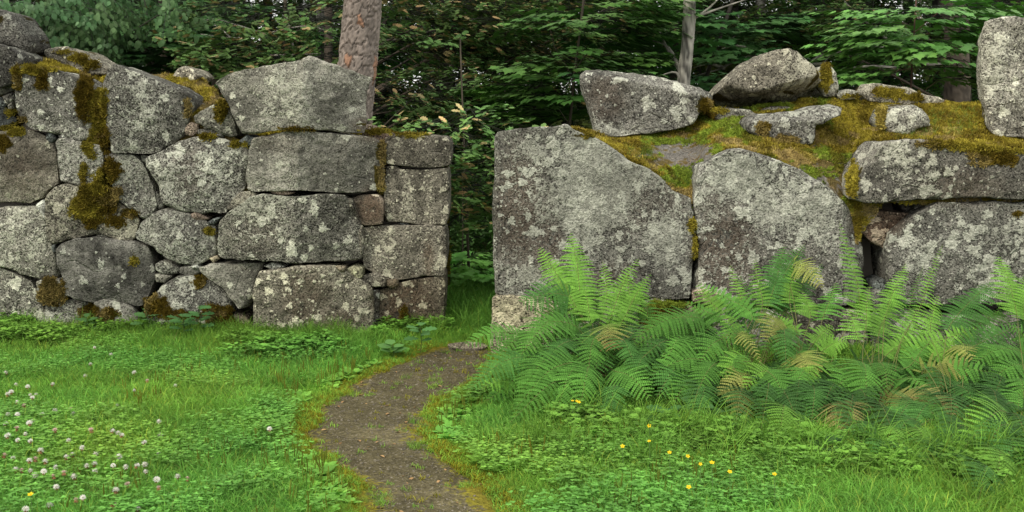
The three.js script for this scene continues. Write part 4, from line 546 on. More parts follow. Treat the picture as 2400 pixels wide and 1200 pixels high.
// ---------------------------------------------------------------- ferns
const fernMat = leafMat({ roughness: .7, transmission: .22 });
function frondGeo(cv, u0, width, rnd, hue, roll = 0) {
  const pos = [], col = [], idx = [], L = cv.getLength() * (1 - u0), nP = Math.round(clamp(L / .0255, 10, 26));
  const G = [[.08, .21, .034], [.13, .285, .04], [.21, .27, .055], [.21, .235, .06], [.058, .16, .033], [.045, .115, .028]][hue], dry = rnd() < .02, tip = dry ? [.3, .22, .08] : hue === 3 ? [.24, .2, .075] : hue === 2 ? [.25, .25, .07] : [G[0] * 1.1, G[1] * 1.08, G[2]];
  const own = .75 + .45 * rnd(), vert = (p, c, m) => { pos.push(p.x, p.y, p.z); m *= own; col.push(c[0] * m, c[1] * m, c[2] * m); return pos.length / 3 - 1; };
  const frame = (u) => { const p = cv.getPointAt(u), T = cv.getTangentAt(u); let N = V(roll * .6, .66, .6); N.addScaledVector(T, -N.dot(T)); if (N.lengthSq() < .02) N = V(0, 1, 0).addScaledVector(T, -T.y); N.normalize(); return { p, T, N, S: T.clone().cross(N).normalize() }; };
  const st = []; for (let i = 0; i <= 14; i++) st.push(cv.getPointAt(i / 14)); const tb = tube(st, st.map((_, i) => lerp(.0032, .0008, i / 14)), 4, hue === 3 ? [.25, .15, .07] : [.17, .18, .06]);
  const bias = (rnd() - .5) * .3;
  for (let k = 0; k < nP; k++) { const v = (k + .4) / nP, u = lerp(u0, .99, v), f = frame(u), prof = Math.min(1, .5 + 2.2 * v) * Math.pow(1 - v, .68) * 1.12 + .03;
    for (const sd of [-1, 1]) { const l = width * prof * (.84 + .3 * rnd()) * (rnd() < .04 ? .4 : 1), an = .08 + .34 * v + .16 * rnd(), D = f.S.clone().multiplyScalar(sd * Math.cos(an)).addScaledVector(f.T, Math.sin(an)).addScaledVector(f.N, sd * bias), dr = .0 + .28 * rnd(), base = f.p.clone().addScaledVector(f.T, sd * .003), m = .8 + .4 * rnd(), cc = [lerp(G[0], tip[0], v), lerp(G[1], tip[1], v), lerp(G[2], tip[2], v)];
      const n = Math.round(clamp(l / .0105, 4, 13)), W = D.clone().cross(f.N).normalize();
      const at2 = (q) => base.clone().addScaledVector(D, l * q).addScaledVector(f.N, -dr * l * q * q).add(V(0, -.14 * l * q * q, 0));
      for (let j = 0; j < n; j++) { const q = j / n, p = at2(q), p2 = at2(q + .86 / n), mid = at2(q + 1.3 / n), wl = Math.min(.14 * l, .0115) * Math.pow(1 - q * .97, .62) + .001, mm = m * (.86 + .28 * rnd());
        for (const e of [-1, 1]) { const t1 = p2.clone().lerp(mid, .6).addScaledVector(W, e * wl).addScaledVector(f.N, .1 * wl), t0 = p.clone().lerp(p2, .35).addScaledVector(W, e * wl * .85); const a = vert(p, cc, mm), b = vert(p2, cc, mm), c = vert(t1, cc, mm * 1.05), d = vert(t0, cc, mm); idx.push(a, b, c, a, c, d); } }
    } }
  return mergeGeometries([bg(pos, idx, col), tb]);
}
// each fern: root in the photograph, how it looks, and its fronds: where the leafy part starts, its tip, half width, hue
const ferns = [
  [1392, 905, 'big fern in front of the great lichen slab with tall bright fronds', [[1360, 700, 1336, 542, .12, 1], [1328, 690, 1262, 578, .1, 1], [1350, 720, 1300, 610, .09, 1], [1340, 700, 1218, 710, .14, 4], [1220, 786, 1088, 808, .1, 0], [1310, 748, 1214, 842, .14, 0], [1270, 836, 1096, 914, .12, 4], [1205, 892, 1126, 914, .07, 1], [1310, 836, 1222, 920, .14, 0], [1370, 845, 1206, 960, .13, 0], [1362, 852, 1302, 970, .15, 0], [1380, 850, 1356, 968, .12, 0], [1420, 762, 1430, 822, .14, 1], [1440, 870, 1524, 934, .13, 0], [1432, 744, 1498, 604, .085, 1], [1464, 744, 1522, 646, .085, 1], [1420, 720, 1412, 610, .06, 1], [1384, 750, 1372, 680, .09, 1], [1350, 765, 1240, 772, .12, 0], [1440, 900, 1432, 960, .12, 4], [1480, 720, 1470, 640, .08, 1], [1260, 790, 1170, 830, .11, 0], [1400, 790, 1380, 870, .13, 0], [1350, 800, 1270, 870, .13, 4], [1450, 790, 1490, 860, .12, 4]]],
  [1600, 910, 'fern arching towards the mossy footing between the two lichen slabs', [[1650, 752, 1482, 796, .13, 0], [1690, 750, 1606, 706, .1, 0], [1680, 850, 1522, 880, .14, 0], [1640, 815, 1552, 832, .11, 0], [1580, 800, 1498, 846, .1, 4], [1520, 830, 1484, 892, .1, 4], [1640, 890, 1576, 946, .12, 0], [1690, 744, 1634, 664, .11, 1], [1600, 860, 1540, 930, .12, 4], [1660, 890, 1640, 970, .12, 4], [1600, 790, 1560, 850, .11, 0], [1690, 830, 1730, 890, .12, 0]]],
  [1748, 935, 'fern with one pale yellowish arching frond below the second slab', [[1764, 737, 1637, 662, .11, 0], [1745, 723, 1711, 619, .06, 1], [1788, 713, 1769, 605, .06, 1], [1805, 700, 1838, 574, .12, 4], [1818, 690, 1888, 570, .1, 4], [1706, 780, 1786, 852, .055, 2], [1830, 752, 1795, 802, .11, 2], [1832, 770, 1842, 862, .1, 4], [1692, 850, 1626, 940, .11, 0], [1764, 850, 1686, 884, .11, 1], [1764, 880, 1684, 926, .1, 2], [1728, 915, 1746, 986, .13, 2], [1784, 865, 1848, 968, .14, 0], [1812, 870, 1742, 912, .1, 1], [1700, 800, 1640, 850, .11, 0], [1740, 800, 1700, 740, .1, 1], [1780, 900, 1800, 970, .12, 4], [1760, 790, 1680, 800, .12, 0]]],
  [1888, 960, 'dense fern with yellowing frond tips below the second slab and hollow', [[1850, 622, 1930, 680, .08, 2], [1850, 700, 1866, 606, .07, 1], [2015, 723, 1967, 518, .075, 1], [1948, 850, 1872, 906, .11, 1], [1842, 950, 1826, 1032, .12, 1], [1870, 945, 1928, 990, .1, 1], [1950, 940, 1984, 1034, .15, 3], [1900, 740, 1880, 680, .1, 1], [1930, 740, 1960, 660, .09, 0], [1870, 780, 1820, 740, .1, 1], [1910, 800, 1950, 760, .1, 1], [1900, 860, 1850, 930, .12, 0], [1900, 900, 1900, 1000, .12, 4], [1930, 820, 1990, 800, .11, 1], [1870, 830, 1900, 890, .12, 2]]],
  [2058, 970, 'fern sending thin upright shoots past the hollow in the slab wall', [[2078, 723, 2124, 615, .08, 1], [2030, 760, 2040, 668, .075, 1], [2156, 723, 2210, 572, .04, 1], [2022, 850, 2030, 940, .16, 0], [2083, 930, 2255, 992, .14, 3], [2064, 1000, 2114, 1064, .12, 1], [2146, 945, 2083, 1014, .12, 4], [2060, 780, 2090, 700, .08, 1], [2010, 790, 1990, 720, .09, 1], [2120, 790, 2150, 720, .09, 1], [2080, 830, 2130, 790, .1, 1], [2010, 880, 1950, 920, .12, 0], [2100, 890, 2170, 910, .12, 0], [2040, 990, 2010, 1060, .11, 4], [2130, 860, 2180, 800, .11, 0], [2060, 850, 2080, 910, .12, 0]]],
  [2228, 990, 'broad fern with one large dark frond spread against the pale block', [[2228, 760, 2328, 658, .16, 4], [2270, 820, 2386, 766, .13, 4], [2132, 830, 2292, 768, .12, 1], [2160, 870, 2280, 862, .13, 2], [2180, 890, 2330, 874, .12, 0], [2232, 812, 2282, 846, .1, 2], [2120, 1000, 2180, 1060, .12, 1], [2270, 1000, 2200, 1066, .12, 4], [2210, 930, 2160, 1000, .13, 4], [2180, 780, 2200, 690, .08, 1], [2230, 900, 2290, 960, .13, 4], [2250, 1010, 2260, 1080, .12, 4], [2190, 840, 2240, 800, .11, 1]]],
  [2415, 990, 'fern at the foot of the lintel stone with blue green fronds', [[2381, 724, 2340, 597, .11, 1], [2400, 740, 2404, 640, .1, 1], [2400, 826, 2276, 856, .12, 0], [2410, 860, 2320, 890, .12, 0], [2377, 972, 2232, 1086, .17, 1], [2335, 1050, 2335, 1152, .14, 1], [2400, 950, 2300, 1000, .14, 4], [2400, 790, 2360, 760, .1, 0], [2400, 1030, 2420, 1130, .14, 0], [2430, 880, 2460, 960, .13, 0], [2360, 900, 2310, 960, .12, 4], [2390, 1000, 2290, 1100, .13, 4], [2380, 880, 2400, 960, .13, 0]]],
];
const fz = (y) => lerp(-7.0, -5.3, clamp((y - 560) / 520, 0, 1.1));
const spot = (px, py, z) => { const p = at(px, py, z); return p.y < .07 ? onY(px, py, .07) : p; };
ferns.forEach(([px, py, label, fr], fi) => {
  const root = onY(px, py, .03), g = thing('fern', V(root.x, Hgt(root.x, root.z) - .01, root.z), label, 'fern', 'ferns along the slab wall'), r = rng(200 + fi), all = fr.map((f) => [...f, 0]); for (const f of fr) if (r() < .7) { const ox = (r() - .5) * 70, oy = 18 + 30 * r(); all.push([f[0] + ox, f[1] + oy, f[2] + ox * 1.3, f[3] + oy * (f[3] < f[1] ? 1.6 : .7), f[4] * .95, r() < .5 ? 4 : 0, -.13]); }
  for (let k = 0; k < 7; k++) { const sx = px + (r() - .5) * 260, sy = py - 150 + 130 * r(), a = r() * 6.28; all.push([sx, sy, sx + Math.cos(a) * 120, sy + 25 + Math.abs(Math.sin(a)) * 85, .1 + .05 * r(), 5, -.24]); }  // deep fill fronds, coloured darker to paint shade into the gaps
  for (const [sx, sy, tx, ty, w, hue, dz] of all) {
    const up = ty < sy - 30, zs = fz(sy) - .06 + dz, zt = fz(ty) + dz + (up ? -.03 : .05), S = spot(sx, sy, zs), T = spot(tx, ty, zt), len = S.distanceTo(T), p0 = V(g.position.x + (r() - .5) * .16, g.position.y, g.position.z + (r() - .5) * .12);
    const M = S.clone().lerp(T, .5).add(V((r() - .5) * .06 * len, up ? .02 * len : .13 * len, up ? .0 : .05 * len)), K = p0.clone().lerp(S, .6).add(V(0, .06, -.03));
    const cv = new THREE.CatmullRomCurve3([p0, K, S, M, T], false, 'centripetal'), tot = cv.getLength(), u0 = clamp(1 - (len * 1.12) / tot, .05, .8);
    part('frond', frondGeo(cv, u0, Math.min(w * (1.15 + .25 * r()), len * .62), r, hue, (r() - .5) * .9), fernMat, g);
  }
});
// broad-leaved seedlings in front of the ferns and tall herbs at the wall foot
function herbPlant(px, py, label, h, n, L, c, seed, shape = oval, stalk = true) {
  const p = onY(px, py, .03), g = thing('leafy_herb', V(p.x, Hgt(p.x, p.z), p.z), label, 'plant'), r = rng(seed);
  if (stalk) part('stem', tube([V(0, 0, 0), V(.01, h * .5, .01), V(0, h, 0)], [.003, .0025, .002], 6, [.1, .16, .05]), grassMat, g, false);
  for (let k = 0; k < n; k++) { const a = k * 2.4 + r() * .6, t = stalk ? lerp(.45, 1, (k + .5) / n) : .3, b = .8 + .35 * r(); part('leaf', placed(shape, V(Math.cos(a) * .01, h * t, Math.sin(a) * .01), V(Math.cos(a), .15 + .3 * r(), Math.sin(a)), V(0, 1, .25), L * (.75 + .4 * r()), c.map((v) => v * b)), herbMat, g, false); }
}
const lobed = leafShape([[0, .03], [.12, .2], [.2, .12], [.32, .36], [.42, .2], [.6, .42], [.7, .22], [.85, .25], [1, .01]], 1, .1, .15);
herbPlant(1642, 985, 'seedling of five broad pointed leaves in front of the ferns', .12, 5, .1, [.075, .18, .05], 1, ovalBroad);
herbPlant(470, 800, 'tall lobed herb against the mossy rounded wall stone', .26, 9, .11, [.08, .2, .06], 2, lobed);
herbPlant(430, 806, 'leafy lobed herb among grass blades at the wall foot', .22, 9, .1, [.075, .19, .055], 3, lobed);
herbPlant(345, 790, 'pale lobed herb beside the dark square wall block', .2, 8, .09, [.1, .22, .07], 4, lobed);
herbPlant(205, 790, 'lobed herb below the small mossy wall stones', .16, 8, .08, [.09, .21, .06], 5, lobed);
herbPlant(985, 830, 'upright toothed herb at the foot of the ashlar stack', .2, 8, .09, [.1, .24, .07], 6, lobed);
herbPlant(920, 838, 'low plantain clump with oval leaves under the ashlar stack', .1, 8, .09, [.12, .26, .07], 7, ovalBroad);
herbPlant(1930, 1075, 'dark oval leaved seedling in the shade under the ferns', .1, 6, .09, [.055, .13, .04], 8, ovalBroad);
herbPlant(1560, 1000, 'blue green lobed seedling under the arching ferns', .12, 6, .09, [.06, .16, .045], 9, lobed);

// ---------------------------------------------------------------- the wood behind the walls
function fanLeaf(half, L, cup = .08) { // half outline [x, along] from stalk to tip
  const P = [...half, ...half.slice(1, -1).reverse().map(([x, z]) => [-x, z])], pos = [0, 0, .38 * L], idx = [];
  for (const [x, z] of P) pos.push(x * L, cup * Math.abs(x) * L - .06 * z * z * L, z * L);
  for (let i = 0; i < P.length; i++) idx.push(0, 1 + (i + 1) % P.length, 1 + i); return bg(pos, idx);
}
const mapleLeaf = fanLeaf([[0, 0], [.2, -.04], [.4, .06], [.3, .18], [.55, .45], [.34, .46], [.3, .62], [.17, .6], [0, 1]], 1);
const oakLeaf = fanLeaf([[0, 0], [.1, .12], [.2, .26], [.13, .34], [.28, .5], [.17, .58], [.24, .76], [.12, .88], [0, 1]], 1);
function spray(kind, seed) { // a leafy shoot along +z
  const r = rng(seed), out = [], twig = [.06, .045, .03], leaf = (g, p, d, u, s, c) => out.push(placed(g, p, d, u, s, c));
  const green = () => { const b = .7 + .6 * r(); return [b, b, b]; };
  if (kind === 'maple') { out.push(tube([V(0, 0, 0), V(.01, .02, .25), V(0, -.01, .5)], [.004, .003, .001], 4, twig)); for (let k = 0; k < 19; k++) { const t = .08 + .92 * (k / 18), sd = k % 2 ? 1 : -1, q = k === 18 ? 0 : sd * (.03 + .2 * r()); leaf(mapleLeaf, V(q * .6, -.02 * r(), .5 * t), V(q * 4, -.12 - .2 * r(), .9), V((r() - .5) * .5, 1, (r() - .5) * .4), .068 + .045 * r(), green()); } }
  else if (kind === 'oak') { for (let b = 0; b < 4; b++) { const a = (b - 1.5) * .45, e = V(Math.sin(a) * .3, (r() - .5) * .12, .22 + .26 * Math.cos(a) * r() + .1); out.push(tube([V(0, 0, 0), e.clone().multiplyScalar(.5), e], [.0035, .0025, .0012], 4, twig)); for (let k = 0; k < 9; k++) { const an = k * .7 + r(), c = r() < .13 ? [3.6, 1.45, 2.6] : green(); leaf(oakLeaf, e.clone().addScaledVector(V(r() - .5, r() - .5, r() - .5), .05), V(Math.cos(an), .35 * (r() - .4), Math.sin(an) + .5), V((r() - .5), 1, (r() - .5)), .048 + .034 * r(), c); } } }
  else if (kind === 'lime') { out.push(tube([V(0, 0, 0), V(0, -.03, .25), V(0, -.14, .45)], [.003, .002, .001], 4, twig)); for (let k = 0; k < 26; k++) { const t = .1 + .9 * r(), sd = r() - .5; leaf(ovalBroad, V(sd * .12, -.14 * t * t - .02 * r(), .45 * t), V(sd * 1.5, -.9 - .4 * r(), .5 * (r() - .3)), V((r() - .5) * 1.2, .5, .9), .034 + .02 * r(), green()); } }
  else { for (let b = 0; b < 4; b++) { const a = (b - 1.5) * .5, e = V(Math.sin(a) * .4, (r() - .5) * .2, .3 + .15 * r()); out.push(tube([V(0, 0, 0), e], [.005, .0015], 3, twig)); for (let k = 0; k < 12; k++) leaf(oval, e.clone().multiplyScalar(.3 + .8 * r()).add(V((r() - .5) * .16, (r() - .5) * .12, (r() - .5) * .16)), V(r() - .5, -.2 * r(), r() - .3), V((r() - .5), 1, (r() - .5)), .05 + .04 * r(), green()); } }
  return mergeGeometries(out.map((g) => { if (g.attributes.uv) g.deleteAttribute('uv'); return g; }));
}
const SPR = {}; for (const k of ['maple', 'oak', 'lime', 'plain']) SPR[k] = [1, 2, 3].map((s) => spray(k, s * 7 + k.length));
function bough(kind, seed) { const r = rng(seed), out = [tube([V(0, 0, 0), V(0, .06, .5), V(0, 0, 1.1)], [.012, .008, .003], 5, [.05, .04, .03])]; for (let k = 0; k < 9; k++) { const t = .15 + .85 * r(), sd = r() - .5, m = new THREE.Matrix4().makeRotationFromEuler(new THREE.Euler((r() - .5) * .7, sd * 2.6, (r() - .5) * .7)).setPosition(sd * .3, .06 + (r() - .5) * .25, t * .95); out.push(SPR[kind][k % 3].clone().applyMatrix4(m)); } return mergeGeometries(out); }
const BGH = {}; for (const k of ['maple', 'oak', 'plain']) BGH[k] = [bough(k, 3), bough(k, 8)];
const crownMat = leafMat({ roughness: .55, transmission: .28, specularIntensity: .5 });
const TINT = { maple: [.075, .21, .055], oak: [.115, .22, .055], lime: [.11, .22, .085], plain: [.095, .195, .045], bright: [.125, .31, .055], warm: [.13, .18, .04] };
const barkMat = new THREE.MeshStandardMaterial({ vertexColors: true, roughness: 1 });
const BARK = { dark: [.045, .04, .033], grey: [.22, .21, .18], brown: [.085, .068, .052], sapling: [.06, .05, .035], red: [.12, .07, .05] };
function barkTube(points, radii, seg, c, patchy, seed) { // rough tapered stem
  const g = tube(points, radii, seg, c), P = g.attributes.position, N = g.attributes.normal, C = g.attributes.color;
  for (let i = 0; i < P.count; i++) { const x = P.getX(i), y = P.getY(i), z = P.getZ(i), k = radii[Math.min(radii.length - 1, Math.floor(i / seg))], f = fbm3(x * 9 + seed, y * 3.5, z * 9, 2), h = fbm3(x * 30, y * 14, z * 30 + seed, 2); const d = k * (.12 * f + .07 * h); P.setXYZ(i, x + N.getX(i) * d, y + N.getY(i) * d, z + N.getZ(i) * d); const m = clamp(1 + patchy * (1.2 * h + .9 * f), .25, 1.9); C.setXYZ(i, C.getX(i) * m, C.getY(i) * m, C.getZ(i) * m); }
  g.computeVertexNormals(); return g;
}
let treeSeed = 1;
function tree(o) {
  const s = treeSeed++, r = rng(1000 + s * 13), top = at(o.px[0], 0, o.z), low = at(o.px[1], 260, o.z), vx = (top.x - low.x) / (top.y - low.y), X = (y) => low.x + vx * (y - low.y), rad = o.w * -o.z / F / 2, H = o.h ?? 7;
  const base = V(X(-.06), -.06, o.z), g = thing(o.name ?? 'tree', base, o.label, 'tree', o.group), bark = BARK[o.bark ?? 'dark'], pts = [], rs = [], n = Math.max(14, Math.round(H / (rad > .06 ? .045 : .2)));
  const wob = (y) => rad * .7 * n3(y * .7, s * 3, 1) + rad * .25 * n3(y * 2.3, s, 4);
  for (let i = 0; i <= n; i++) { const y = -.06 + (H + .06) * i / n; pts.push(V(X(y) + wob(y), y, o.z + wob(y + 9) * .7)); rs.push(rad * (1 - .55 * i / n) * (y < .5 ? 1.25 - y * .5 : 1)); }
  part('trunk', barkTube(pts, rs, rad > .06 ? 30 : 8, bark, o.patchy ?? .5, s), barkMat, g);
  for (const b of o.branches ?? []) { const P = smoothLine(b.map(([px, py, z]) => at(px, py, z ?? o.z)), 22), r0 = (o.bw ?? 5) * -o.z / F / 2; part('branch', barkTube(P, P.map((_, i) => r0 * (1 - .75 * i / 22)), 7, BARK[o.bbark ?? o.bark ?? 'dark'], .9, s + 5), barkMat, g); }
  const cl = (o.clumps ?? []).map(([px, py, z, rx, ry, rz, k]) => [at(px, py, z), rx, ry, rz, k]).concat((o.world ?? []).map(([x, y, z, rx, ry, rz, k, q]) => [V(x, y, z), rx, ry, rz, k, q]));
  const kind = o.leaf ?? 'plain', list = [], big = [];
  for (const [c, rx, ry, rz, k, big1 = 1] of cl) {
    const y0 = clamp(c.y - .5 * Math.hypot(c.x - X(c.y), c.z - o.z), .3, H * .95), st = V(X(y0) + wob(y0), y0, o.z);
    if (c.distanceTo(st) > .25) { const P = smoothLine([st, st.clone().lerp(c, .5).add(V((r() - .5) * .2, .1, (r() - .5) * .2)), c], 8), r1 = Math.min(rad * .4, .02); part('branch', tube(P, P.map((_, i) => r1 * (1 - .8 * i / 8)), 5, bark), barkMat, g); }
    const tint = TINT[o.tint ?? kind], useBig = o.big;
    for (let i = 0; i < k; i++) { const a = r() * 6.283, e = Math.acos(2 * r() - 1), q = Math.pow(r(), .45), p = V(c.x + Math.cos(a) * Math.sin(e) * q * rx, c.y + Math.cos(e) * q * ry, c.z + Math.sin(a) * Math.sin(e) * q * rz); if (p.y < .1) p.y = .1 + .3 * r();
      const yaw = Math.atan2(p.x - X(p.y), p.z - o.z) + (r() - .5) * 1.6, pit = (o.flat ? .12 : .35) * (r() - .3) * 2, rol = (o.flat ? .3 : .9) * (r() - .5), m = (.75 + .5 * r()) * (o.k ?? 1), sc = (o.s ?? 1) * big1 * (.8 + .45 * r());
      (useBig ? big : list).push([new THREE.Matrix4().compose(p, new THREE.Quaternion().setFromEuler(new THREE.Euler(pit, yaw, rol, 'YXZ')), V(sc, sc, sc)), new THREE.Color().setRGB(tint[0] * m * (.9 + .25 * r()), tint[1] * m, tint[2] * m)]); }
  }
  for (let v = 0; v < 2; v++) { const l = list.filter((_, i) => i % 2 === v); if (l.length) scatter('crown', SPR[kind][(v + s) % 3], crownMat, l, g).userData.kind = 'stuff'; const b = big.filter((_, i) => i % 2 === v); if (b.length) scatter('crown', (BGH[kind] ?? BGH.plain)[v], crownMat, b, g).userData.kind = 'stuff'; }
  return g;
}
// the pine: flaky plated bark
{
  const z = -9.55, top = at(850, 0, z), low = at(826, 290, z), vx = (top.x - low.x) / (top.y - low.y), H = 9, seg = 120, rows = 300, pos = [], col = [], idx = [], base = V(low.x + vx * (-.06 - low.y), -.06, z), g = thing('pine_tree', base, 'tall pine trunk with flaky pinkish grey bark plates behind the peaked corner block', 'pine tree');
  const ys = []; for (let i = 0; i <= rows; i++) ys.push(i < 20 ? -.06 + i * .04 : i < 280 ? .74 + (i - 20) * .0092 : lerp(3.13, H, (i - 280) / 20));
  for (const y of ys) for (let k = 0; k < seg; k++) {
    const th = k / seg * 6.2832, u = th / 6.2832 * 15, v = y * 10; let d1 = 9, d2 = 9, id = 0; const wu = u + .5 * vn(u * 2 + 4, v * 2), wv = v + .7 * vn(u * 2 + 14, v * 2);
    for (let a = -1; a <= 1; a++) for (let b = -1; b <= 1; b++) { const cu = Math.floor(wu) + a, cv = Math.floor(wv) + b, h = TB[(((cu + 30) % 15) * 131 + (cv + 500) * 17) & 65535], h2 = TB[(((cu + 30) % 15) * 71 + (cv + 500) * 29 + 999) & 65535], dx = cu + h - wu, dy = (cv + h2 - wv), d = Math.hypot(dx, dy * .8); if (d < d1) { d2 = d1; d1 = d; id = h; } else if (d < d2) d2 = d; }
    const edge = sstep(.0, .12, d2 - d1), fine = fb(u * 6, v * 5, 2), R = .164 * (1 - .035 * y) * (y < .5 ? 1.25 - .5 * y : 1) - .016 + edge * (.013 + .013 * id) + .009 * fine, lean = base.x + vx * (y + .06);
    pos.push(lean + Math.cos(th) * R, y, z + Math.sin(th) * R);
    const c = id > .9 ? [.3, .17, .11] : [.16 + .13 * id, .133 + .108 * id, .113 + .094 * id], m = (.55 + .8 * fine); col.push(c[0] * m, c[1] * m, c[2] * m);
  }
  for (let i = 0; i < ys.length - 1; i++) for (let k = 0; k < seg; k++) { const a = i * seg + k, b = i * seg + (k + 1) % seg; idx.push(a, a + seg, b, b, a + seg, b + seg); }
  part('trunk', bg(pos, idx, col), barkMat, g);
  const r = rng(4), l = []; for (let k = 0; k < 90; k++) { const a = r() * 6.28, q = Math.sqrt(r()) * 1.9, m = .8 + .4 * r(); l.push([new THREE.Matrix4().compose(V(low.x + .3 + Math.cos(a) * q, 7.4 + 2.6 * r(), z + Math.sin(a) * q), new THREE.Quaternion().setFromEuler(new THREE.Euler((r() - .5), a, 0)), V(1, 1, 1)), new THREE.Color().setRGB(.035 * m, .07 * m, .035 * m)]); } scatter('crown', BGH.plain[0], crownMat, l, g).userData.kind = 'stuff';
}
const WOOD = 'trees of the wood behind the walls';
tree({ name: 'lime_tree', label: 'lime tree hanging pale heart shaped leaves behind the smooth dark boulder', px: [-60, -60], w: 50, z: -11.5, h: 7, bark: 'dark', leaf: 'lime', clumps: [[40, 20, -10, .35, .25, .3, 26], [140, 30, -10.2, .45, .22, .4, 46], [160, 85, -10.4, .4, .14, .3, 24], [240, 20, -10.4, .3, .18, .4, 20], [60, 75, -10.3, .2, .15, .3, 12], [395, 20, -10, .12, .12, .2, 7], [300, -20, -10.2, .6, .2, .4, 20]], world: [[-5, 5, -11.5, 2.4, 1.8, 2, 120]] });
tree({ name: 'maple_tree', label: 'dark maple with layered flat foliage above the pale rounded boulder', px: [345, 352], w: 27, z: -13, h: 8, bark: 'dark', leaf: 'maple', flat: 1, clumps: [[300, 40, -12, .7, .16, .6, 30], [330, 80, -11.8, .6, .1, .6, 26], [200, 110, -12, .6, .12, .6, 24], [420, 60, -12.4, .5, .14, .6, 22], [280, 130, -12.2, .9, .14, .6, 34], [400, 140, -12.4, .6, .14, .6, 22], [120, 60, -12.5, .8, .3, .5, 30]], world: [[-4.2, 5, -13, 2.2, 1.2, 2, 130]], k: .8 });
tree({ name: 'slender_tree', label: 'slender dark trunk beside the layered maple', px: [382, 386], w: 25, z: -13.6, h: 8, bark: 'brown', leaf: 'maple', flat: 1, clumps: [[470, 40, -13.2, .7, .25, .5, 30], [460, 110, -13.4, .8, .2, .5, 26]], world: [[-4, 5.5, -14, 2, 1.5, 2, 100]], k: .8 });
tree({ name: 'slender_tree', label: 'dim trunk far behind the pale rounded boulder', px: [250, 258], w: 21, z: -15, h: 8, bark: 'dark', leaf: 'plain', clumps: [[220, 60, -15, .8, .4, .5, 16], [120, 110, -15, 1.2, .3, .5, 22]], world: [[-6, 5.5, -15.5, 2.4, 1.6, 2, 90]] });
tree({ name: 'oak_tree', label: 'oak with brown tipped sprays and crooked grey twigs behind the peaked corner block', px: [668, 665], w: 10, z: -11, h: 5, bark: 'sapling', leaf: 'oak', bbark: 'grey', bw: 4.5, branches: [[[790, 80], [720, 62], [660, 70], [600, 85], [540, 88], [470, 80]], [[680, 60], [640, 80], [560, 60], [500, 45], [440, 60]], [[690, 120], [672, 40], [664, 0], [650, -30]], [[540, 88], [520, 70], [470, 40]], [[630, 130], [700, 128], [760, 125]]], clumps: [[600, 120, -10.3, .32, .12, .2, 22], [560, 128, -10.3, .18, .08, .2, 9], [670, 118, -10.3, .3, .1, .2, 16], [640, 20, -10.6, .6, .14, .3, 18], [520, 15, -10.6, .5, .12, .3, 12], [740, 25, -10.4, .25, .14, .3, 12], [760, 70, -10.8, .25, .14, .2, 8], [760, 130, -10.5, .2, .1, .2, 9]], world: [[-2.2, 4.6, -11, 1.5, 1, 1.4, 60]] });
tree({ name: 'oak_tree', label: 'spreading oak with dead dark boughs filling the space beyond the path opening', px: [770, 772], w: 24, z: -13, h: 8, bark: 'brown', leaf: 'oak', bbark: 'dark', bw: 6, branches: [[[780, 60], [870, 92], [960, 88], [1020, 58], [1070, 38], [1120, 20]], [[960, 88], [1040, 66], [1120, 56], [1190, 58], [1240, 50]], [[780, 170], [900, 170], [990, 125], [1060, 128], [1140, 138], [1210, 150]], [[780, 230], [860, 232], [950, 232], [1010, 240], [1070, 248]], [[800, 160], [940, 180], [1020, 185], [1090, 172], [1160, 182]], [[900, 60], [920, 20], [960, 0]], [[1010, 128], [1050, 150], [1110, 170], [1150, 190]]], clumps: [[930, 30, -12.2, .6, .22, .5, 34], [1040, 40, -12.4, .6, .22, .5, 34], [1150, 30, -12.6, .7, .22, .5, 36], [1270, 30, -12.8, .6, .2, .5, 26], [960, 110, -12.5, .6, .18, .5, 28], [1080, 110, -12.6, .6, .16, .5, 26], [1190, 120, -12.8, .6, .2, .5, 22], [920, 190, -11.9, .35, .12, .3, 14], [985, 215, -11.4, .22, .08, .2, 9], [1060, 200, -13, .7, .2, .5, 20], [920, 260, -12.8, .5, .16, .5, 18], [1010, 290, -13, .7, .14, .5, 20], [1150, 60, -12, .4, .2, .4, 12], [1400, 40, -12, .4, .2, .4, 20]], world: [[-.8, 5.2, -13, 2.6, 1.4, 2, 80], [1.2, 5.6, -13.6, 2, 1.2, 2, 45]] });
tree({ name: 'maple_sapling', label: 'thin maple sapling rising behind the flat topped tilted boulder', px: [1368, 1338], w: 9, z: -11.6, h: 4.2, bark: 'sapling', leaf: 'maple', flat: 1, branches: [[[1345, 210], [1330, 160], [1300, 110], [1290, 70]], [[1350, 180], [1400, 120], [1450, 70], [1480, 20]]], bw: 3, clumps: [[1330, 160, -11.5, .5, .12, .4, 22], [1280, 210, -11.7, .5, .12, .4, 22], [1420, 130, -11.6, .5, .12, .4, 24], [1290, 260, -11.8, .5, .12, .4, 18], [1380, 60, -11.6, .6, .16, .5, 30], [1230, 280, -12, .4, .12, .4, 14], [1450, 20, -11.6, .5, .14, .5, 24]], tint: 'bright', k: .75 });
tree({ name: 'maple_sapling', label: 'hair thin sapling stem standing in the oak shade beyond the opening', px: [1185, 1182], w: 5, z: -12.4, h: 3.2, bark: 'sapling', leaf: 'maple', flat: 1, clumps: [[1180, 220, -12.4, .5, .1, .4, 16], [1130, 250, -12.4, .5, .1, .4, 14], [1220, 240, -12.4, .4, .1, .4, 12]], tint: 'bright', k: .9 });
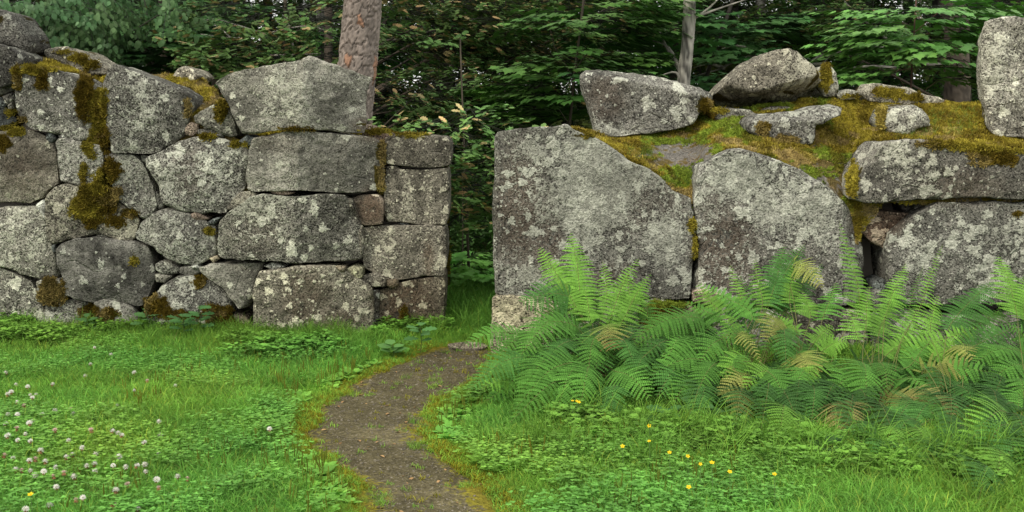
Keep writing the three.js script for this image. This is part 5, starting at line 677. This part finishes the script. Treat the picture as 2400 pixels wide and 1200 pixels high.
tree({ name: 'birch_tree', label: 'pale grey mottled trunk standing between the tilted and the humped boulder', px: [1614, 1592], w: 35, z: -11.2, h: 8, bark: 'grey', patchy: 1.1, leaf: 'maple', flat: 1, bbark: 'grey', bw: 6.5, branches: [[[1618, 50], [1660, 20], [1690, -10], [1720, -40]], [[1630, 40], [1680, 22], [1730, 5], [1780, -10]]], clumps: [[1500, 90, -12, .6, .16, .5, 26], [1540, 180, -11.2, .4, .08, .3, 10], [1480, 150, -12.3, .6, .14, .5, 24], [1540, 40, -12.6, .6, .2, .5, 20]], world: [[2, 5.4, -13, 2.4, 1.6, 2, 130]] });
tree({ name: 'slender_tree', label: 'black trunk close behind the pale mottled one', px: [1586, 1576], w: 24, z: -13.4, h: 8, bark: 'dark', leaf: 'plain', clumps: [[1560, 200, -13.4, .8, .3, .5, 16]], world: [[2.6, 5, -14.5, 2, 1.5, 2, 90]] });
tree({ name: 'slender_tree', label: 'leaning dark stem above the humped boulder', px: [1718, 1630], w: 11, z: -13.4, h: 6, bark: 'dark', leaf: 'maple', flat: 1, clumps: [[1720, 60, -13.2, .7, .2, .5, 26], [1700, 130, -13.2, .7, .16, .5, 26], [1800, 60, -13.4, .7, .22, .5, 28], [1660, 190, -13, .7, .14, .5, 26], [1640, 235, -13, .7, .1, .5, 20]], world: [[3, 4.8, -13.4, 1.8, 1, 1.6, 70]] });
tree({ name: 'old_tree', label: 'lichened tree with bare crooked grey boughs behind the mossy wall crest', px: [2232, 2250], w: 66, z: -13.4, h: 9, bark: 'brown', patchy: .9, leaf: 'oak', bbark: 'grey', bw: 9, branches: [[[2250, 140], [2170, 150], [2090, 100], [2040, 60], [1990, 15], [1960, -20]], [[2110, 112], [2050, 110], [1990, 116], [1950, 128], [1920, 160]], [[1950, 128], [1925, 130], [1900, 145], [1880, 170]], [[2100, 160], [2040, 155], [1990, 160]], [[1930, 150], [1850, 150], [1800, 132], [1740, 108], [1700, 112], [1668, 140], [1655, 165]], [[1790, 128], [1730, 140], [1690, 160], [1640, 175]], [[1700, 160], [1660, 150], [1620, 160]]], clumps: [[2060, 30, -13, .6, .16, .4, 20], [1960, 40, -13.6, .7, .22, .5, 30], [1880, 90, -14, .7, .24, .5, 30], [2200, 130, -13, .4, .2, .3, 10], [2330, 30, -13.4, .5, .3, .5, 20]], world: [[4.6, 6, -13.4, 3, 1.8, 2.4, 170]], k: .8 });
tree({ name: 'maple_sapling', label: 'young maple with large bright leaves just behind the upright boulder', px: [2148, 2132], w: 6.5, z: -9.6, h: 2.9, bark: 'red', leaf: 'maple', flat: 1, s: .9, branches: [[[2142, 120], [2080, 100], [2030, 70]], [[2146, 40], [2210, 60], [2260, 90]], [[2140, 160], [2080, 170], [2035, 180]]], bw: 2.5, clumps: [[2080, 100, -9.5, .3, .12, .25, 16], [2050, 60, -9.6, .25, .1, .25, 9], [2170, 100, -9.5, .3, .12, .25, 16], [2250, 80, -9.6, .25, .16, .25, 14], [2120, 30, -9.6, .4, .12, .3, 16], [2040, 175, -9.5, .12, .05, .15, 5], [2240, 190, -9.5, .3, .08, .2, 10], [2140, 150, -9.6, .35, .08, .25, 9], [2260, 20, -9.6, .3, .12, .3, 12]], tint: 'bright', k: 1.0 });
tree({ name: 'slender_tree', label: 'thin dark stem between the big old trunk and the upright boulder', px: [2330, 2325], w: 26, z: -14, h: 8, bark: 'dark', leaf: 'plain', clumps: [[2360, 30, -14, .5, .3, .5, 10]], world: [[6.5, 5.4, -14, 2, 1.5, 2, 80]] });
tree({ name: 'slender_tree', label: 'dark stem showing over the top of the upright boulder', px: [2378, 2380], w: 30, z: -15, h: 8, bark: 'brown', leaf: 'plain', clumps: [[2400, 60, -15, .6, .3, .5, 12]], world: [[7.5, 5.4, -15, 2, 1.5, 2, 80]] });
tree({ name: 'oak_sapling', label: 'small oak leaning its brown tipped sprays into the path opening', px: [1075, 1085], w: 7, z: -9.7, h: 2.2, bark: 'sapling', leaf: 'oak', clumps: [[1085, 270, -9.5, .14, .14, .2, 9], [1090, 350, -9.5, .16, .2, .2, 16], [1105, 440, -9.4, .14, .14, .15, 12], [1100, 500, -9.4, .12, .07, .15, 7], [1110, 400, -9.5, .14, .14, .15, 9]], k: 1.5 });
tree({ name: 'maple_sapling', label: 'low maple seedling growing in the grass of the path opening', px: [1085, 1085], w: 4, z: -10, h: 1.1, bark: 'sapling', leaf: 'maple', flat: 1, s: .8, clumps: [[1080, 640, -9.8, .22, .12, .2, 14], [1090, 600, -10, .18, .1, .2, 9], [1070, 680, -9.7, .18, .08, .15, 9]], tint: 'bright', k: 1.6 });
{ // the deeper wood, tree by tree
  const r = rng(321), bk = ['dark', 'brown', 'dark', 'grey']; let i = 0;
  for (const [z, n, x0, x1] of [[-15.5, 11, -7.6, 8.2], [-18, 11, -8.6, 9.2], [-21, 10, -9, 9.6]]) for (let k = 0; k < n; k++) {
    const x = lerp(x0, x1, (k + .2 + .6 * r()) / n), px = 1200 + F * x / -z, leaf = ['maple', 'plain', 'oak'][i % 3], w = (10 + 22 * r()); const low = .9 + .8 * r();
    tree({ name: 'woodland_tree', label: `${['dim broad leaved maple', 'dim small leaved tree', 'dim oak with tan tipped leaves'][i % 3]} with a ${['black', 'brown', 'dark', 'grey'][i % 4]} trunk deep in the wood`, group: WOOD, px: [px, px + (r() - .5) * 30], z, w, h: 8, bark: bk[i % 4], leaf, big: 1, tint: ['maple', 'plain', 'warm', 'bright'][i % 4], k: .8 + .5 * r(),
      world: [[x, low, z, 1, .7, .8, 11], [x + (r() - .5), 2.5 + .5 * r(), z, 1.1, .6, .8, 6], [x, 5.6, z, 1.9, 1.9, 1.5, 14, 1.7]] }); i++; }
  const far = [], fr = []; for (let k = 0; k < 1050; k++) { const z = -24 - 5 * r(), x = (r() * 2 - 1) * 13, y = .2 + 4.8 * r() + (fb(x * .8 + 50, 3, 2) - .45) * 3; const m = .7 + .7 * r(); far.push([new THREE.Matrix4().compose(V(x, Math.max(.1, y), z), new THREE.Quaternion().setFromEuler(new THREE.Euler((r() - .5), r() * 6.28, (r() - .5))), V(1.2, 1.2, 1.2)), new THREE.Color().setRGB(.07 * m, .13 * m, .03 * m)]); }
  tag(scatter('far_wood', BGH.plain[1], crownMat, far), 'distant mass of leafy undergrowth closing the wood', 'woodland', null, 'stuff');
  const ug = []; for (let k = 0; k < 700; k++) { const z = lerp(-15, -9.6, r()), x = lerp(-1.6, 1.2, r()); if (z > -10.4 && (x > -.05 || x < -.75)) continue; const m = .6 + .6 * r(); ug.push([new THREE.Matrix4().compose(V(x, .1 + .75 * r() * clamp((-9.4 - z) / 2), z), new THREE.Quaternion().setFromEuler(new THREE.Euler(-.6 * r(), r() * 6.28, (r() - .5))), V(.7, .7, .7)), new THREE.Color().setRGB(.1 * m, .22 * m, .05 * m)]); }
  tag(scatter('undergrowth', SPR.plain[0], crownMat, ug), 'low leafy undergrowth on the woodland floor beyond the opening', 'undergrowth', null, 'stuff');
}
renderer.render(scene, camera);
